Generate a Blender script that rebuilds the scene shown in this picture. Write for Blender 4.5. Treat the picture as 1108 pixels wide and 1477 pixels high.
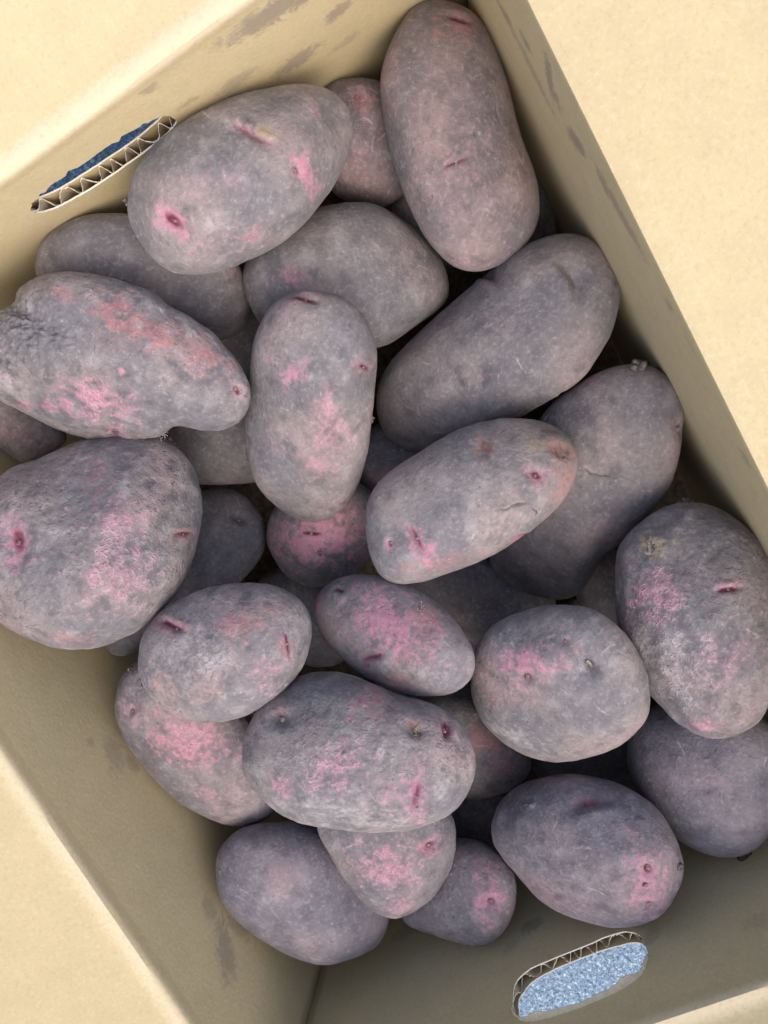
import bpy, bmesh, math, random
import numpy as np
from mathutils import Vector, Quaternion, Matrix

for o in list(bpy.data.objects):
    bpy.data.objects.remove(o)
scn = bpy.context.scene
COL = scn.collection

# ------------------------------------------------------------------ camera
cam_data = bpy.data.cameras.new('camera')
cam_data.sensor_fit = 'VERTICAL'
cam_data.sensor_height = 36.0
cam_data.lens = 27.77
cam_data.clip_start = 0.01
cam_data.clip_end = 200.0
cam = bpy.data.objects.new('camera', cam_data)
COL.objects.link(cam)
cam.matrix_world = Matrix(((0.492916, -0.858823, -0.139488, -0.077812),
                           (0.860512, 0.457486, 0.224111, 0.105793),
                           (-0.128657, -0.230499, 0.964530, 0.492030),
                           (0, 0, 0, 1)))
scn.camera = cam

# ------------------------------------------------------------------ daylight under a bright overcast sky
SUN_DIR = Vector((0.95, 0.12, 0.0)).normalized()      # horizontal direction towards the bright side of the sky
SUN_ELEV = math.radians(58)
world = bpy.data.worlds.new('World')
scn.world = world
world.use_nodes = True
wn = world.node_tree
wn.nodes.clear()
sky = wn.nodes.new('ShaderNodeTexSky')
sky.sky_type = 'NISHITA'
sky.sun_disc = False
sky.sun_elevation = SUN_ELEV
sky.sun_rotation = math.atan2(SUN_DIR.x, SUN_DIR.y)
sky.air_density = 1.0
sky.dust_density = 6.0
sky.ozone_density = 0.8
bg = wn.nodes.new('ShaderNodeBackground')
bg.inputs['Strength'].default_value = 0.15
wo = wn.nodes.new('ShaderNodeOutputWorld')
wn.links.new(sky.outputs[0], bg.inputs[0])
wn.links.new(bg.outputs[0], wo.inputs[0])

sun_data = bpy.data.lights.new('sun', 'SUN')
sun_data.energy = 0.5
sun_data.angle = math.radians(120)
sun_data.color = (1.0, 0.988, 0.975)
sun = bpy.data.objects.new('sun', sun_data)
COL.objects.link(sun)
d = Vector((SUN_DIR.x * math.cos(SUN_ELEV), SUN_DIR.y * math.cos(SUN_ELEV), math.sin(SUN_ELEV)))
sun.rotation_euler = d.to_track_quat('Z', 'Y').to_euler()

scn.cycles.max_bounces = 5
scn.cycles.diffuse_bounces = 4
scn.cycles.glossy_bounces = 1
scn.view_settings.view_transform = 'Standard'
scn.view_settings.look = 'None'
scn.view_settings.exposure = 0.74
scn.view_settings.gamma = 1.0
scn.view_settings.use_curve_mapping = False

# ------------------------------------------------------------------ helpers
def tag(o, label=None, category=None, group=None, kind=None):
    for k, v in (('label', label), ('category', category), ('group', group), ('kind', kind)):
        if v:
            o[k] = v
    return o

def link(name, mesh, parent=None):
    o = bpy.data.objects.new(name, mesh)
    COL.objects.link(o)
    if parent is not None:
        o.parent = parent
    return o

def mesh_from(name, verts, faces, mats, fmat=None, smooth=False):
    me = bpy.data.meshes.new(name)
    me.from_pydata([tuple(v) for v in verts], [], faces)
    for m in mats:
        me.materials.append(m)
    if fmat:
        me.polygons.foreach_set('material_index', fmat)
    if smooth:
        me.polygons.foreach_set('use_smooth', [True] * len(me.polygons))
    me.update()
    return me

class N:
    """small node-tree writer"""
    def __init__(self, name):
        self.mat = bpy.data.materials.new(name)
        self.mat.use_nodes = True
        self.t = self.mat.node_tree
        self.t.nodes.clear()
    def new(self, kind, **kw):
        n = self.t.nodes.new(kind)
        for k, v in kw.items():
            setattr(n, k, v)
        return n
    def put(self, sock, v):
        if hasattr(v, 'is_linked') or isinstance(v, bpy.types.NodeSocket):
            self.t.links.new(v, sock)
        elif isinstance(v, (tuple, list)) and len(v) == 3 and sock.type == 'RGBA':
            sock.default_value = (*v, 1)
        else:
            sock.default_value = v
    def math(self, op, a, b=0.0, clamp=False):
        n = self.new('ShaderNodeMath', operation=op, use_clamp=clamp)
        self.put(n.inputs[0], a); self.put(n.inputs[1], b)
        return n.outputs[0]
    def vec(self, op, a, b=(0, 0, 0)):
        n = self.new('ShaderNodeVectorMath', operation=op)
        self.put(n.inputs[0], a); self.put(n.inputs[1], b)
        return n.outputs['Value'] if op in ('DOT_PRODUCT', 'LENGTH') else n.outputs[0]
    def mix(self, f, a, b, mode='MIX'):
        n = self.new('ShaderNodeMix', data_type='RGBA', blend_type=mode)
        self.put(n.inputs[0], f); self.put(n.inputs[6], a); self.put(n.inputs[7], b)
        return n.outputs[2]
    def noise(self, vec, scale, detail=3.0, rough=0.55, dist=0.0):
        n = self.new('ShaderNodeTexNoise')
        self.put(n.inputs['Vector'], vec)
        n.inputs['Scale'].default_value = scale
        n.inputs['Detail'].default_value = detail
        n.inputs['Roughness'].default_value = rough
        n.inputs['Distortion'].default_value = dist
        return n.outputs[0]
    def ramp(self, v, lo, hi, a=0.0, b=1.0):
        n = self.new('ShaderNodeMapRange', interpolation_type='SMOOTHSTEP')
        self.put(n.inputs[0], v)
        for i, x in enumerate((lo, hi, a, b)):
            n.inputs[i + 1].default_value = x
        return n.outputs[0]
    def finish(self, color, rough, height=None, dist=0.001, strength=1.0, spec=0.3, sheen=0.0):
        b = self.new('ShaderNodeBsdfPrincipled')
        self.put(b.inputs['Base Color'], color)
        self.put(b.inputs['Roughness'], rough)
        b.inputs['Specular IOR Level'].default_value = spec
        b.inputs['Sheen Weight'].default_value = sheen
        if height is not None:
            bp = self.new('ShaderNodeBump')
            bp.inputs['Distance'].default_value = dist
            bp.inputs['Strength'].default_value = strength
            self.put(bp.inputs['Height'], height)
            self.t.links.new(bp.outputs[0], b.inputs['Normal'])
        o = self.new('ShaderNodeOutputMaterial')
        self.t.links.new(b.outputs[0], o.inputs[0])
        return self.mat

# ------------------------------------------------------------------ materials
def potato_material():
    n = N('potato_skin')
    tc = n.new('ShaderNodeTexCoord').outputs['Object']
    oi = n.new('ShaderNodeObjectInfo')
    fine = n.noise(tc, 460, 3, 0.72)
    crag = n.noise(tc, 300, 3, 0.7, 0.25)
    tiny = n.noise(tc, 1500, 1, 0.6)
    gr = n.new('ShaderNodeAttribute', attribute_name='grain')
    sg = n.new('ShaderNodeSeparateColor'); n.put(sg.inputs[0], gr.outputs['Color'])
    rough = gr.outputs['Alpha']
    big, mid, small = sg.outputs[0], sg.outputs[1], sg.outputs[2]      # blotches of about 40, 12 and 3 mm
    a = n.new('ShaderNodeAttribute', attribute_name='paint_a')
    b = n.new('ShaderNodeAttribute', attribute_name='paint_b')
    sa = n.new('ShaderNodeSeparateColor'); n.put(sa.inputs[0], a.outputs['Color'])
    sb = n.new('ShaderNodeSeparateColor'); n.put(sb.inputs[0], b.outputs['Color'])
    f0 = n.math('SUBTRACT', fine, 0.5)
    brk = n.math('ADD', n.math('MULTIPLY', n.math('SUBTRACT', mid, 0.5), 0.55),
                 n.math('ADD', n.math('MULTIPLY', n.math('SUBTRACT', small, 0.5), 0.45), n.math('MULTIPLY', f0, 0.75)))
    def mask(s, k=1.0, lo=0.02, hi=1.1):
        # ragged edge: the noise only counts where the mark itself is present
        w = n.math('MULTIPLY', n.math('MINIMUM', n.math('MULTIPLY', s, 3.0), 1.0), k)
        return n.ramp(n.math('ADD', s, n.math('MULTIPLY', brk, w)), lo, hi)
    pink, red, mar = sa.outputs[0], sa.outputs[1], sa.outputs[2]
    dark = a.outputs['Alpha']
    tan, net, pale = sb.outputs[0], sb.outputs[1], sb.outputs[2]
    dust = b.outputs['Alpha']
    col = n.mix(n.ramp(big, 0.25, 0.75), (0.146, 0.143, 0.157), (0.220, 0.193, 0.191))
    col = n.mix(n.math('MULTIPLY', n.ramp(mid, 0.50, 0.95), n.math('ADD', n.math('MULTIPLY', rough, 0.5), 0.42)), col, (0.280, 0.266, 0.274))
    col = n.mix(n.math('MULTIPLY', n.ramp(mid, 0.48, 0.12), n.math('ADD', n.math('MULTIPLY', rough, 0.4), 0.55)), col, (0.100, 0.096, 0.108))
    col = n.mix(n.ramp(small, 0.55, 0.95, 0.0, 0.22), col, (0.360, 0.345, 0.345))
    col = n.mix(n.ramp(small, 0.42, 0.05, 0.0, 0.20), col, (0.105, 0.100, 0.110))
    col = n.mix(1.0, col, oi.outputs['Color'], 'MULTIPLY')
    col = n.mix(mask(dust, 1.0, 0.1, 1.1), col, (0.120, 0.120, 0.134))
    col = n.mix(n.math('MULTIPLY', mask(pale), 0.55), col, (0.46, 0.43, 0.44))
    # thin natural blush where the skin is worn
    col = n.mix(n.ramp(n.math('ADD', big, n.math('MULTIPLY', brk, 0.5)), 0.62, 1.15, 0.0, 0.5), col, (0.340, 0.205, 0.225))
    col = n.mix(n.math('MULTIPLY', mask(red), 0.80), col, (0.320, 0.140, 0.150))
    col = n.mix(n.math('MULTIPLY', mask(pink), 0.85), col, (0.470, 0.210, 0.290))
    # netted, cracked skin
    vor = n.new('ShaderNodeTexVoronoi', feature='DISTANCE_TO_EDGE')
    n.put(vor.inputs['Vector'], n.vec('ADD', tc, n.vec('SCALE', gr.outputs['Color'])))
    vor.inputs['Vector'].links[0].from_node.inputs[1].links[0].from_node.inputs['Scale'].default_value = 0.0035
    vor.inputs['Scale'].default_value = 300
    line = n.ramp(vor.outputs['Distance'], 0.0, 0.17, 1.0, 0.0)
    netm = n.math('MULTIPLY', mask(net, 1.6, 0.35, 1.1), line)
    col = n.mix(n.math('MULTIPLY', netm, 0.34), col, (0.52, 0.43, 0.45))
    col = n.mix(n.math('MULTIPLY', n.ramp(crag, 0.42, 0.26), n.math('MULTIPLY', rough, 0.9)), col, (0.085, 0.080, 0.090))
    col = n.mix(n.math('MULTIPLY', mask(tan), 0.85), col, (0.310, 0.250, 0.140))
    col = n.mix(mask(mar, 0.5, 0.12, 0.62), col, (0.115, 0.016, 0.040))
    col = n.mix(mask(dark, 0.5, 0.12, 0.75), col, (0.030, 0.024, 0.024))
    # dry dusty speckle over everything
    col = n.mix(n.ramp(fine, 0.50, 0.80, 0.0, 0.36), col, (0.46, 0.445, 0.45))
    col = n.mix(n.ramp(fine, 0.48, 0.22, 0.0, 0.48), col, (0.075, 0.070, 0.078))
    col = n.mix(n.ramp(tiny, 0.70, 0.82, 0.0, 0.5), col, (0.56, 0.55, 0.54))
    h = n.math('ADD', n.math('MULTIPLY', fine, 0.70), n.math('MULTIPLY', netm, 0.30))
    h = n.math('ADD', h, n.math('MULTIPLY', n.math('MULTIPLY', n.ramp(crag, 0.28, 0.52), rough), 0.55))
    return n.finish(col, 0.78, h, 0.0009, 0.85, 0.25, 0.05)

def cardboard_material(name, smudges=()):
    n = N(name)
    tc = n.new('ShaderNodeTexCoord').outputs['Object']
    soft = n.noise(tc, 14, 3, 0.5)
    pulp = n.noise(tc, 560, 3, 0.62, 0.4)
    grit = n.noise(tc, 900, 3, 0.7)
    cloud = n.noise(tc, 75, 3, 0.6)
    col = n.mix(soft, (0.520, 0.430, 0.252), (0.555, 0.465, 0.282))
    col = n.mix(n.ramp(cloud, 0.35, 0.7, 0.0, 0.25), col, (0.430, 0.360, 0.220))
    col = n.mix(n.ramp(pulp, 0.50, 0.74, 0.0, 0.32), col, (0.620, 0.560, 0.425))
    col = n.mix(n.ramp(pulp, 0.46, 0.28, 0.0, 0.30), col, (0.385, 0.305, 0.170))
    col = n.mix(n.ramp(grit, 0.68, 0.80, 0.0, 0.5), col, (0.70, 0.62, 0.47))
    col = n.mix(n.ramp(grit, 0.33, 0.20, 0.0, 0.6), col, (0.17, 0.12, 0.06))
    # scuffed fold: paper fibres stretched pale along the score line
    w = n.new('ShaderNodeAttribute', attribute_name='wear').outputs['Fac']
    wm = n.ramp(n.math('ADD', w, n.math('MULTIPLY', n.math('SUBTRACT', pulp, 0.5), n.math('MULTIPLY', w, 1.6))), 0.15, 1.0, 0.0, 0.6)
    col = n.mix(wm, col, (0.62, 0.55, 0.41))
    if smudges:
        rag = n.math('ADD', n.math('MULTIPLY', n.math('SUBTRACT', n.noise(tc, 150, 5, 0.7, 1.0), 0.5), 2.4),
                     n.math('MULTIPLY', n.math('SUBTRACT', pulp, 0.5), 0.8))
        tot = None
        for s in smudges:
            c, A, B, st = s[0:3], Vector(s[3:6]), Vector(s[6:9]), s[9]
            dv = n.vec('SUBTRACT', tc, tuple(c))
            ua = n.vec('DOT_PRODUCT', dv, tuple(A / A.length_squared))
            ub = n.vec('DOT_PRODUCT', dv, tuple(B / B.length_squared))
            r = n.math('SQRT', n.math('ADD', n.math('MULTIPLY', ua, ua), n.math('MULTIPLY', ub, ub)))
            m = n.ramp(n.math('ADD', r, rag), 1.35, 0.45, 0.0, st)
            tot = m if tot is None else n.math('MAXIMUM', tot, m)
        col = n.mix(n.math('MULTIPLY', tot, 0.62), col, (0.200, 0.165, 0.155))
    h = n.math('ADD', pulp, n.math('MULTIPLY', cloud, 1.2))
    return n.finish(col, 0.82, h, 0.0003, 0.5, 0.22)

def plain(name, c0, c1, scale, rough=0.85, bump=0.0004):
    n = N(name)
    tc = n.new('ShaderNodeTexCoord').outputs['Object']
    k = n.noise(tc, scale, 4, 0.65)
    return n.finish(n.mix(n.ramp(k, 0.3, 0.7), c0, c1), rough, k, bump, 0.8, 0.25)

def ground_material():
    n = N('granite_ground')
    tc = n.new('ShaderNodeTexCoord').outputs['Object']
    k = n.noise(tc, 420, 4, 0.85, 0.3)
    q = n.noise(n.vec('ADD', tc, (3.1, 1.7, 0.4)), 300, 3, 0.75)
    col = n.mix(n.ramp(k, 0.34, 0.68), (0.060, 0.112, 0.190), (0.270, 0.400, 0.560))
    col = n.mix(n.ramp(q, 0.54, 0.66, 0.0, 0.85), col, (0.52, 0.64, 0.73))
    col = n.mix(n.ramp(q, 0.44, 0.34, 0.0, 0.85), col, (0.035, 0.050, 0.080))
    return n.finish(col, 0.7, n.math('ADD', q, k), 0.0015, 0.8, 0.35)

SKIN = potato_material()
BUD = plain('eye_bud_tissue', (0.110, 0.045, 0.060), (0.330, 0.210, 0.220), 900)
DRYBUD = plain('dry_bud_tissue', (0.090, 0.075, 0.065), (0.360, 0.320, 0.270), 900)
STUB = plain('dry_stolon', (0.075, 0.066, 0.064), (0.190, 0.170, 0.162), 500)
FLAKE = plain('peeling_skin', (0.110, 0.095, 0.080), (0.400, 0.365, 0.310), 420)
FIBRE = plain('root_hair', (0.300, 0.280, 0.260), (0.450, 0.420, 0.400), 600)
CUT = plain('cut_paper_edge', (0.740, 0.690, 0.590), (0.840, 0.800, 0.710), 700)
TORN = plain('torn_kraft', (0.640, 0.545, 0.390), (0.760, 0.680, 0.530), 500)
FLUTE = plain('flute_paper', (0.420, 0.345, 0.240), (0.500, 0.420, 0.310), 300)
CARD = cardboard_material('cardboard')
GAP_SHADE = plain('shade_painted_board', (0.045, 0.036, 0.028), (0.110, 0.090, 0.068), 240)  # floor board coloured dark to paint deeper shade into the gaps


# measured shapes: outline radii and thickness in mm, marks and small bits in mm on the potato
POTATOES = [
 dict(key=1, loc=[-0.1566, 0.1318, 0.1055], quat=[-0.9921, 0.0847, -0.0554, 0.0743],
  ring=[55.4, 53.1, 50.3, 48.1, 46.1, 44.1, 42.0, 39.8, 37.6, 35.8, 34.4, 33.2, 32.2, 31.5, 31.1, 30.8, 30.9, 31.1, 31.7, 32.5, 33.7, 35.1, 36.9, 39.1, 41.7, 44.8, 48.0, 51.4, 54.6, 57.0, 58.3, 58.6, 58.1, 57.5, 56.8, 55.5, 53.6, 50.7, 47.1, 43.4, 39.9, 36.6, 33.7, 31.4, 29.8, 28.7, 28.1, 27.8, 27.9, 28.2, 28.8, 29.6, 30.8, 32.3, 34.2, 36.7, 39.6, 43.1, 47.0, 50.2, 52.5, 54.2, 55.3, 55.9],
  thick=[3.3, -6.2, 28.6],
  marks=[('slit', 8.8, -4.1, 8.1, 1.6, 96, 0.75), ('pink', 8.0, 2.3, 10.5, 5.0, 96, 0.3), ('spot', 1.4, 6.7, 2.2, 1.9, 69, 0.6), ('slit', -43.4, 16.8, 6.1, 1.9, 63, 0.9), ('red', -40.7, 17.1, 12.2, 8.7, 61, 0.7), ('pink', 22.0, -4.8, 17.7, 14.1, 60, 0.28), ('red', -10.0, -3.3, 22.0, 28.1, 70, 0.22), ('pale', 29.6, 2.8, 6.5, 3.7, 69, 0.4), ('pink', -33.0, -17.1, 6.1, 12.5, 70, 0.2)],
  bits=[('bud', 8.8, -4.1, 1.25)]),
 dict(key=2, loc=[-0.1822, 0.0436, 0.1472], quat=[0.6852, -0.0278, 0.1814, 0.7048],
  ring=[49.8, 50.1, 50.1, 49.3, 47.9, 45.9, 43.4, 40.9, 38.6, 36.7, 35.0, 33.7, 32.7, 32.0, 31.5, 31.1, 30.9, 30.9, 30.9, 31.2, 31.6, 32.3, 33.2, 34.4, 35.8, 37.6, 39.9, 42.6, 45.6, 48.9, 52.1, 54.4, 55.1, 54.5, 52.8, 49.9, 46.1, 42.4, 39.2, 36.6, 34.5, 32.7, 31.3, 30.1, 29.2, 28.5, 28.1, 27.9, 27.9, 28.1, 28.6, 29.3, 30.4, 31.7, 33.3, 35.2, 37.1, 39.1, 41.3, 43.4, 45.2, 47.2, 48.7, 49.4],
  thick=[-3.7, -2.1, 28.8],
  marks=[('eye', -31.4, -0.6, 6.4, 3.2, -74, 1), ('pink', -31.4, -1.5, 9.1, 4.4, -74, 1), ('eye', 19.8, -8.2, 2.7, 1.7, -90, 0.9), ('pink', 22.8, -11.1, 7.7, 4.7, -85, 0.95), ('gash', 12.8, 10.8, 8.3, 1.7, -54, 1), ('tan', 16.5, 9.1, 6.6, 2.9, -56, 0.9), ('pale', 7.7, 16.9, 3.2, 1.5, -69, 0.8), ('red', -8.2, -20.5, 6.0, 3.5, -12, 0.5), ('pink', -17.8, -18.1, 17.9, 6.4, -12, 0.28), ('pink', -7.4, 2.3, 14.4, 8.7, -30, 0.22), ('pink', 41.9, 6.0, 7.2, 4.4, -47, 0.35), ('pale', -19.8, -5.7, 14.1, 4.7, -50, 0.35), ('spot', -26.3, 12.0, 1.7, 1.5, -30, 0.5), ('spot', -16.7, 9.7, 1.4, 1.2, -30, 0.4), ('tan', -47.7, -13.4, 6.9, 1.7, -62, 0.4), ('red', 31.5, -2.0, 14.9, 11.7, -29, 0.2)],
  bits=[('bud', -31.4, -0.6, 1.46), ('bud', 19.5, -8.0, 1.17), ('stub', -44.5, 13.9, 2.33)]),
 dict(key=3, loc=[-0.1834, 0.0941, 0.0793], quat=[0.9651, 0.0031, 0.2429, -0.0979],
  ring=[29.4, 29.9, 30.2, 29.9, 29.1, 28.1, 27.1, 26.4, 25.7, 25.2, 24.9, 24.6, 24.4, 24.3, 24.2, 24.3, 24.5, 24.8, 25.3, 26.0, 26.8, 27.7, 28.6, 29.2, 29.5, 29.8, 30.1, 30.6, 31.2, 31.9, 32.3, 32.4, 32.3, 32.1, 31.8, 31.5, 31.0, 30.3, 29.3, 28.2, 27.3, 26.4, 25.7, 25.2, 24.8, 24.5, 24.3, 24.2, 24.3, 24.5, 24.8, 25.2, 25.6, 26.0, 26.4, 26.7, 27.0, 27.3, 27.6, 27.8, 28.0, 28.3, 28.5, 28.9],
  thick=[-5.3, 0.7, 20.9],
  marks=[('eye', -19.7, 2.8, 3.9, 2.4, 70, 0.7), ('red', -17.5, 1.9, 11.5, 10.2, 70, 0.45), ('pink', 7.1, -3.4, 6.9, 10.2, 70, 0.3)],
  bits=[('bud', -19.7, 2.8, 1.36)]),
 dict(key=4, loc=[-0.1776, -0.0256, 0.1173], quat=[0.8899, 0.0593, 0.2645, 0.3668],
  ring=[47.7, 48.1, 48.0, 46.4, 44.1, 41.8, 39.5, 37.3, 35.2, 33.4, 32.0, 30.8, 30.0, 29.4, 29.0, 28.8, 28.8, 29.1, 29.5, 30.2, 31.1, 32.4, 34.0, 36.1, 38.7, 41.9, 45.8, 49.6, 52.1, 52.9, 52.7, 52.0, 50.9, 49.5, 47.9, 45.8, 43.4, 41.1, 38.8, 36.7, 34.8, 33.0, 31.5, 30.2, 29.3, 28.6, 28.1, 27.9, 27.9, 28.1, 28.5, 29.1, 29.8, 30.8, 31.9, 33.3, 34.9, 36.7, 38.5, 40.3, 42.0, 43.8, 45.5, 46.9],
  thick=[-0.7, 8.6, 22.7],
  marks=[('brow', 11.9, 9.4, 9.5, 4.0, -10, 0.4)],
  bits=[]),
 dict(key=5, loc=[-0.1317, 0.0539, 0.0899], quat=[0.8304, -0.073, 0.1601, 0.5286],
  ring=[48.2, 47.9, 47.6, 47.2, 46.6, 45.9, 44.8, 43.6, 42.1, 40.6, 39.3, 38.2, 37.3, 36.7, 36.2, 35.9, 35.8, 35.9, 36.2, 36.6, 37.3, 38.1, 38.9, 39.7, 40.7, 42.1, 44.1, 47.0, 50.4, 53.2, 54.5, 54.2, 53.0, 51.1, 49.0, 47.0, 45.2, 43.5, 42.0, 40.6, 39.5, 38.6, 37.9, 37.4, 36.9, 36.3, 35.9, 35.5, 35.2, 35.2, 35.4, 35.7, 36.2, 36.8, 37.5, 38.4, 39.5, 40.9, 42.4, 44.0, 45.6, 47.0, 48.0, 48.3],
  thick=[-5.8, -0.6, 32.2],
  marks=[('pink', -23.1, 2.2, 8.9, 5.5, -4, 0.5), ('pale', 3.9, 12.4, 13.9, 6.9, -13, 0.35), ('pink', 26.0, 2.6, 14.2, 6.9, -32, 0.2), ('spot', 17.0, 22.9, 1.7, 1.4, -4, 0.4)],
  bits=[]),
 dict(key=6, loc=[-0.1489, -0.0516, 0.1461], quat=[0.8138, 0.1455, 0.0713, 0.5581],
  ring=[68.0, 65.5, 60.3, 55.9, 53.1, 51.0, 49.2, 47.5, 46.2, 44.9, 43.6, 42.4, 41.5, 40.9, 40.5, 40.3, 40.3, 40.6, 41.0, 41.3, 41.0, 40.6, 43.0, 50.4, 57.3, 62.2, 65.0, 66.2, 66.4, 65.4, 63.2, 60.3, 57.3, 54.0, 50.6, 47.4, 44.0, 41.9, 42.2, 41.9, 41.1, 40.3, 39.8, 39.4, 39.3, 39.4, 39.5, 39.8, 40.3, 41.0, 41.9, 43.0, 44.1, 45.2, 46.2, 46.5, 45.0, 47.0, 52.5, 57.8, 61.3, 64.2, 66.7, 68.0],
  thick=[14.2, 7.5, 24.3],
  marks=[('red', 10.9, 18.0, 8.9, 12.0, -30, 0.95), ('red', 25.2, 8.8, 13.7, 8.2, -24, 0.95), ('red', 44.8, -3.9, 13.5, 9.5, -41, 0.85), ('net', -11.7, -16.2, 17.0, 10.7, -19, 1), ('pink', -11.7, -16.2, 16.4, 9.5, -19, 0.9), ('pink', -35.2, -15.7, 17.4, 3.2, -8, 0.7), ('eye', 54.1, -22.0, 3.2, 2.5, -76, 0.9), ('eye', -10.1, -34.5, 3.3, 2.8, -81, 0.9), ('pink', -7.4, -32.3, 6.3, 4.4, -8, 0.7), ('red', -6.0, 30.0, 4.5, 5.0, -9, 0.7), ('lump', -31.5, 19.6, 13.3, 10.7, -9, 0.9), ('lump', -17.8, 11.0, 9.3, 6.3, -9, 0.6), ('lump', -44.9, 6.7, 8.2, 9.5, -8, 0.6), ('pit', -31.9, 26.2, 4.2, 2.5, -30, 0.8), ('swell', -2.9, 29.5, 15.3, 9.5, -19, 0.8), ('dust', -31.3, 4.7, 20.3, 12.6, -8, 0.6), ('pale', -51.5, -1.0, 8.3, 6.3, -57, 0.8), ('pink', -50.0, 7.4, 4.8, 9.5, -8, 0.4), ('spot', -23.5, 21.7, 3.3, 2.5, -9, 0.7), ('magenta', 4.9, -5.7, 1.7, 1.3, -8, 0.7), ('net', 38.6, -12.3, 25.9, 15.8, -8, 0.6)],
  bits=[('bud', 54.1, -22.0, 1.26), ('bud', -9.9, -34.2, 1.26), ('fibre', 12.3, -39.7, 4.41)]),
 dict(key=7, loc=[-0.087, 0.0158, 0.1239], quat=[-0.3609, -0.1611, 0.0228, -0.9183],
  ring=[66.3, 66.9, 65.9, 63.4, 59.7, 55.3, 50.8, 46.6, 42.8, 39.6, 36.9, 34.8, 33.0, 31.6, 30.6, 29.9, 29.4, 29.3, 29.5, 30.0, 30.9, 32.0, 33.6, 35.6, 38.1, 41.0, 43.9, 46.6, 49.2, 51.4, 53.0, 53.9, 54.0, 53.6, 53.2, 52.4, 50.9, 49.0, 46.4, 43.6, 40.9, 38.4, 36.0, 34.0, 32.4, 31.2, 30.5, 30.1, 30.1, 30.3, 30.9, 31.7, 32.9, 34.3, 36.1, 38.2, 40.6, 43.3, 46.4, 50.0, 54.2, 58.3, 61.7, 64.5],
  thick=[12.8, -3.4, 25.6],
  marks=[('slit', 47.9, 9.9, 6.2, 2.3, -83, 1), ('red', 48.2, 9.9, 8.6, 3.9, -83, 0.7), ('slit', 22.5, -21.5, 3.5, 2.0, -76, 0.8), ('red', 21.5, -20.3, 7.7, 7.2, -76, 0.5), ('eye', -64.5, -5.0, 2.9, 1.3, -75, 0.7), ('pink', 12.5, 9.8, 7.1, 8.5, -87, 0.6), ('pink', -10.4, -8.8, 8.7, 16.4, -81, 0.65), ('pink', -32.0, -8.5, 10.5, 9.8, -75, 0.45), ('pink', -25.7, 13.4, 10.5, 6.6, -76, 0.25), ('net', -9.8, -3.6, 20.2, 29.5, -76, 0.4)],
  bits=[('bud', 47.9, 9.9, 1.31), ('bud', 22.5, -21.5, 1.31), ('stub', -0.8, -32.0, 2.3)]),
 dict(key=8, loc=[-0.0652, 0.1062, 0.0905], quat=[-0.6725, -0.0549, 0.1708, -0.7181],
  ring=[81.2, 80.9, 77.9, 73.6, 67.9, 61.2, 55.1, 50.1, 46.1, 42.8, 40.1, 38.1, 36.6, 35.5, 34.8, 34.4, 34.4, 34.6, 35.1, 35.8, 36.9, 38.3, 40.1, 42.2, 44.6, 47.0, 49.5, 52.2, 54.8, 57.4, 59.6, 61.3, 62.5, 63.3, 63.4, 62.3, 60.3, 57.4, 54.0, 50.4, 46.9, 43.8, 41.0, 38.5, 36.5, 34.9, 33.9, 33.2, 32.9, 33.0, 33.3, 34.0, 35.0, 36.4, 38.2, 40.5, 43.4, 47.2, 51.9, 57.6, 64.3, 70.9, 75.8, 79.1],
  thick=[9.8, -4.4, 29.7],
  marks=[('brow', 10.8, 32.6, 6.4, 3.1, -62, 1.3), ('red', 11.0, 31.7, 5.0, 2.7, -62, 0.5), ('brow', 42.8, 5.2, 8.3, 4.4, -100, 1.5), ('brow', -18.2, -5.2, 9.1, 4.8, -101, 1.5), ('spot', -18.8, -4.8, 6.3, 1.4, -101, 0.35), ('spot', 41.7, 5.9, 6.4, 1.4, -100, 0.4), ('pink', -15.0, -7.1, 4.2, 5.5, -101, 0.25), ('brow', 11.8, -31.4, 4.1, 1.7, -51, 0.4), ('spot', 58.0, -5.3, 1.9, 3.1, -34, 0.7), ('pale', -34.9, -3.2, 22.4, 10.2, -4, 0.3), ('pink', 3.7, 9.0, 10.6, 6.8, -33, 0.2)],  # thin dark spots in the two big dimples paint in their shade
  bits=[]),
 dict(key=9, loc=[0.0139, 0.1118, 0.0913], quat=[0.4645, 0.1032, -0.1726, 0.8624],
  ring=[79.7, 78.3, 76.2, 73.6, 69.7, 62.7, 51.8, 44.8, 41.4, 39.0, 37.1, 35.7, 34.7, 34.0, 33.7, 33.6, 33.7, 34.2, 35.0, 36.1, 37.5, 39.0, 40.7, 42.3, 44.2, 46.5, 49.4, 52.9, 56.6, 60.2, 63.0, 64.6, 65.1, 63.9, 61.7, 58.8, 55.6, 52.4, 49.5, 47.0, 44.8, 42.9, 41.2, 39.5, 38.1, 36.9, 36.1, 35.7, 35.6, 35.8, 36.3, 37.1, 38.2, 39.7, 41.5, 43.8, 46.6, 50.2, 54.7, 60.3, 67.2, 75.1, 80.9, 80.8],
  thick=[13.0, -0.1, 26.4],
  marks=[('crack', 5.0, -3.5, 8.7, 1.4, -80, 1), ('eye', 45.9, -22.9, 3.4, 2.8, -139, 0.7), ('tan', 57.0, 6.7, 8.7, 3.5, -70, 0.4), ('pink', -16.7, -15.1, 18.6, 7.0, -23, 0.2), ('pale', 44.5, 4.8, 9.5, 7.0, -58, 0.3), ('spot', -70.6, -2.0, 4.8, 2.8, -52, 0.5)],
  bits=[('stub', 60.7, 6.4, 4.89), ('stub', 65.1, 0.8, 3.14), ('bud', 45.6, -23.1, 2.1), ('stub', -78.6, -2.5, 2.79)]),
 dict(key=10, loc=[-0.0125, 0.0595, 0.1276], quat=[0.6993, -0.0923, -0.0285, 0.7083],
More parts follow.
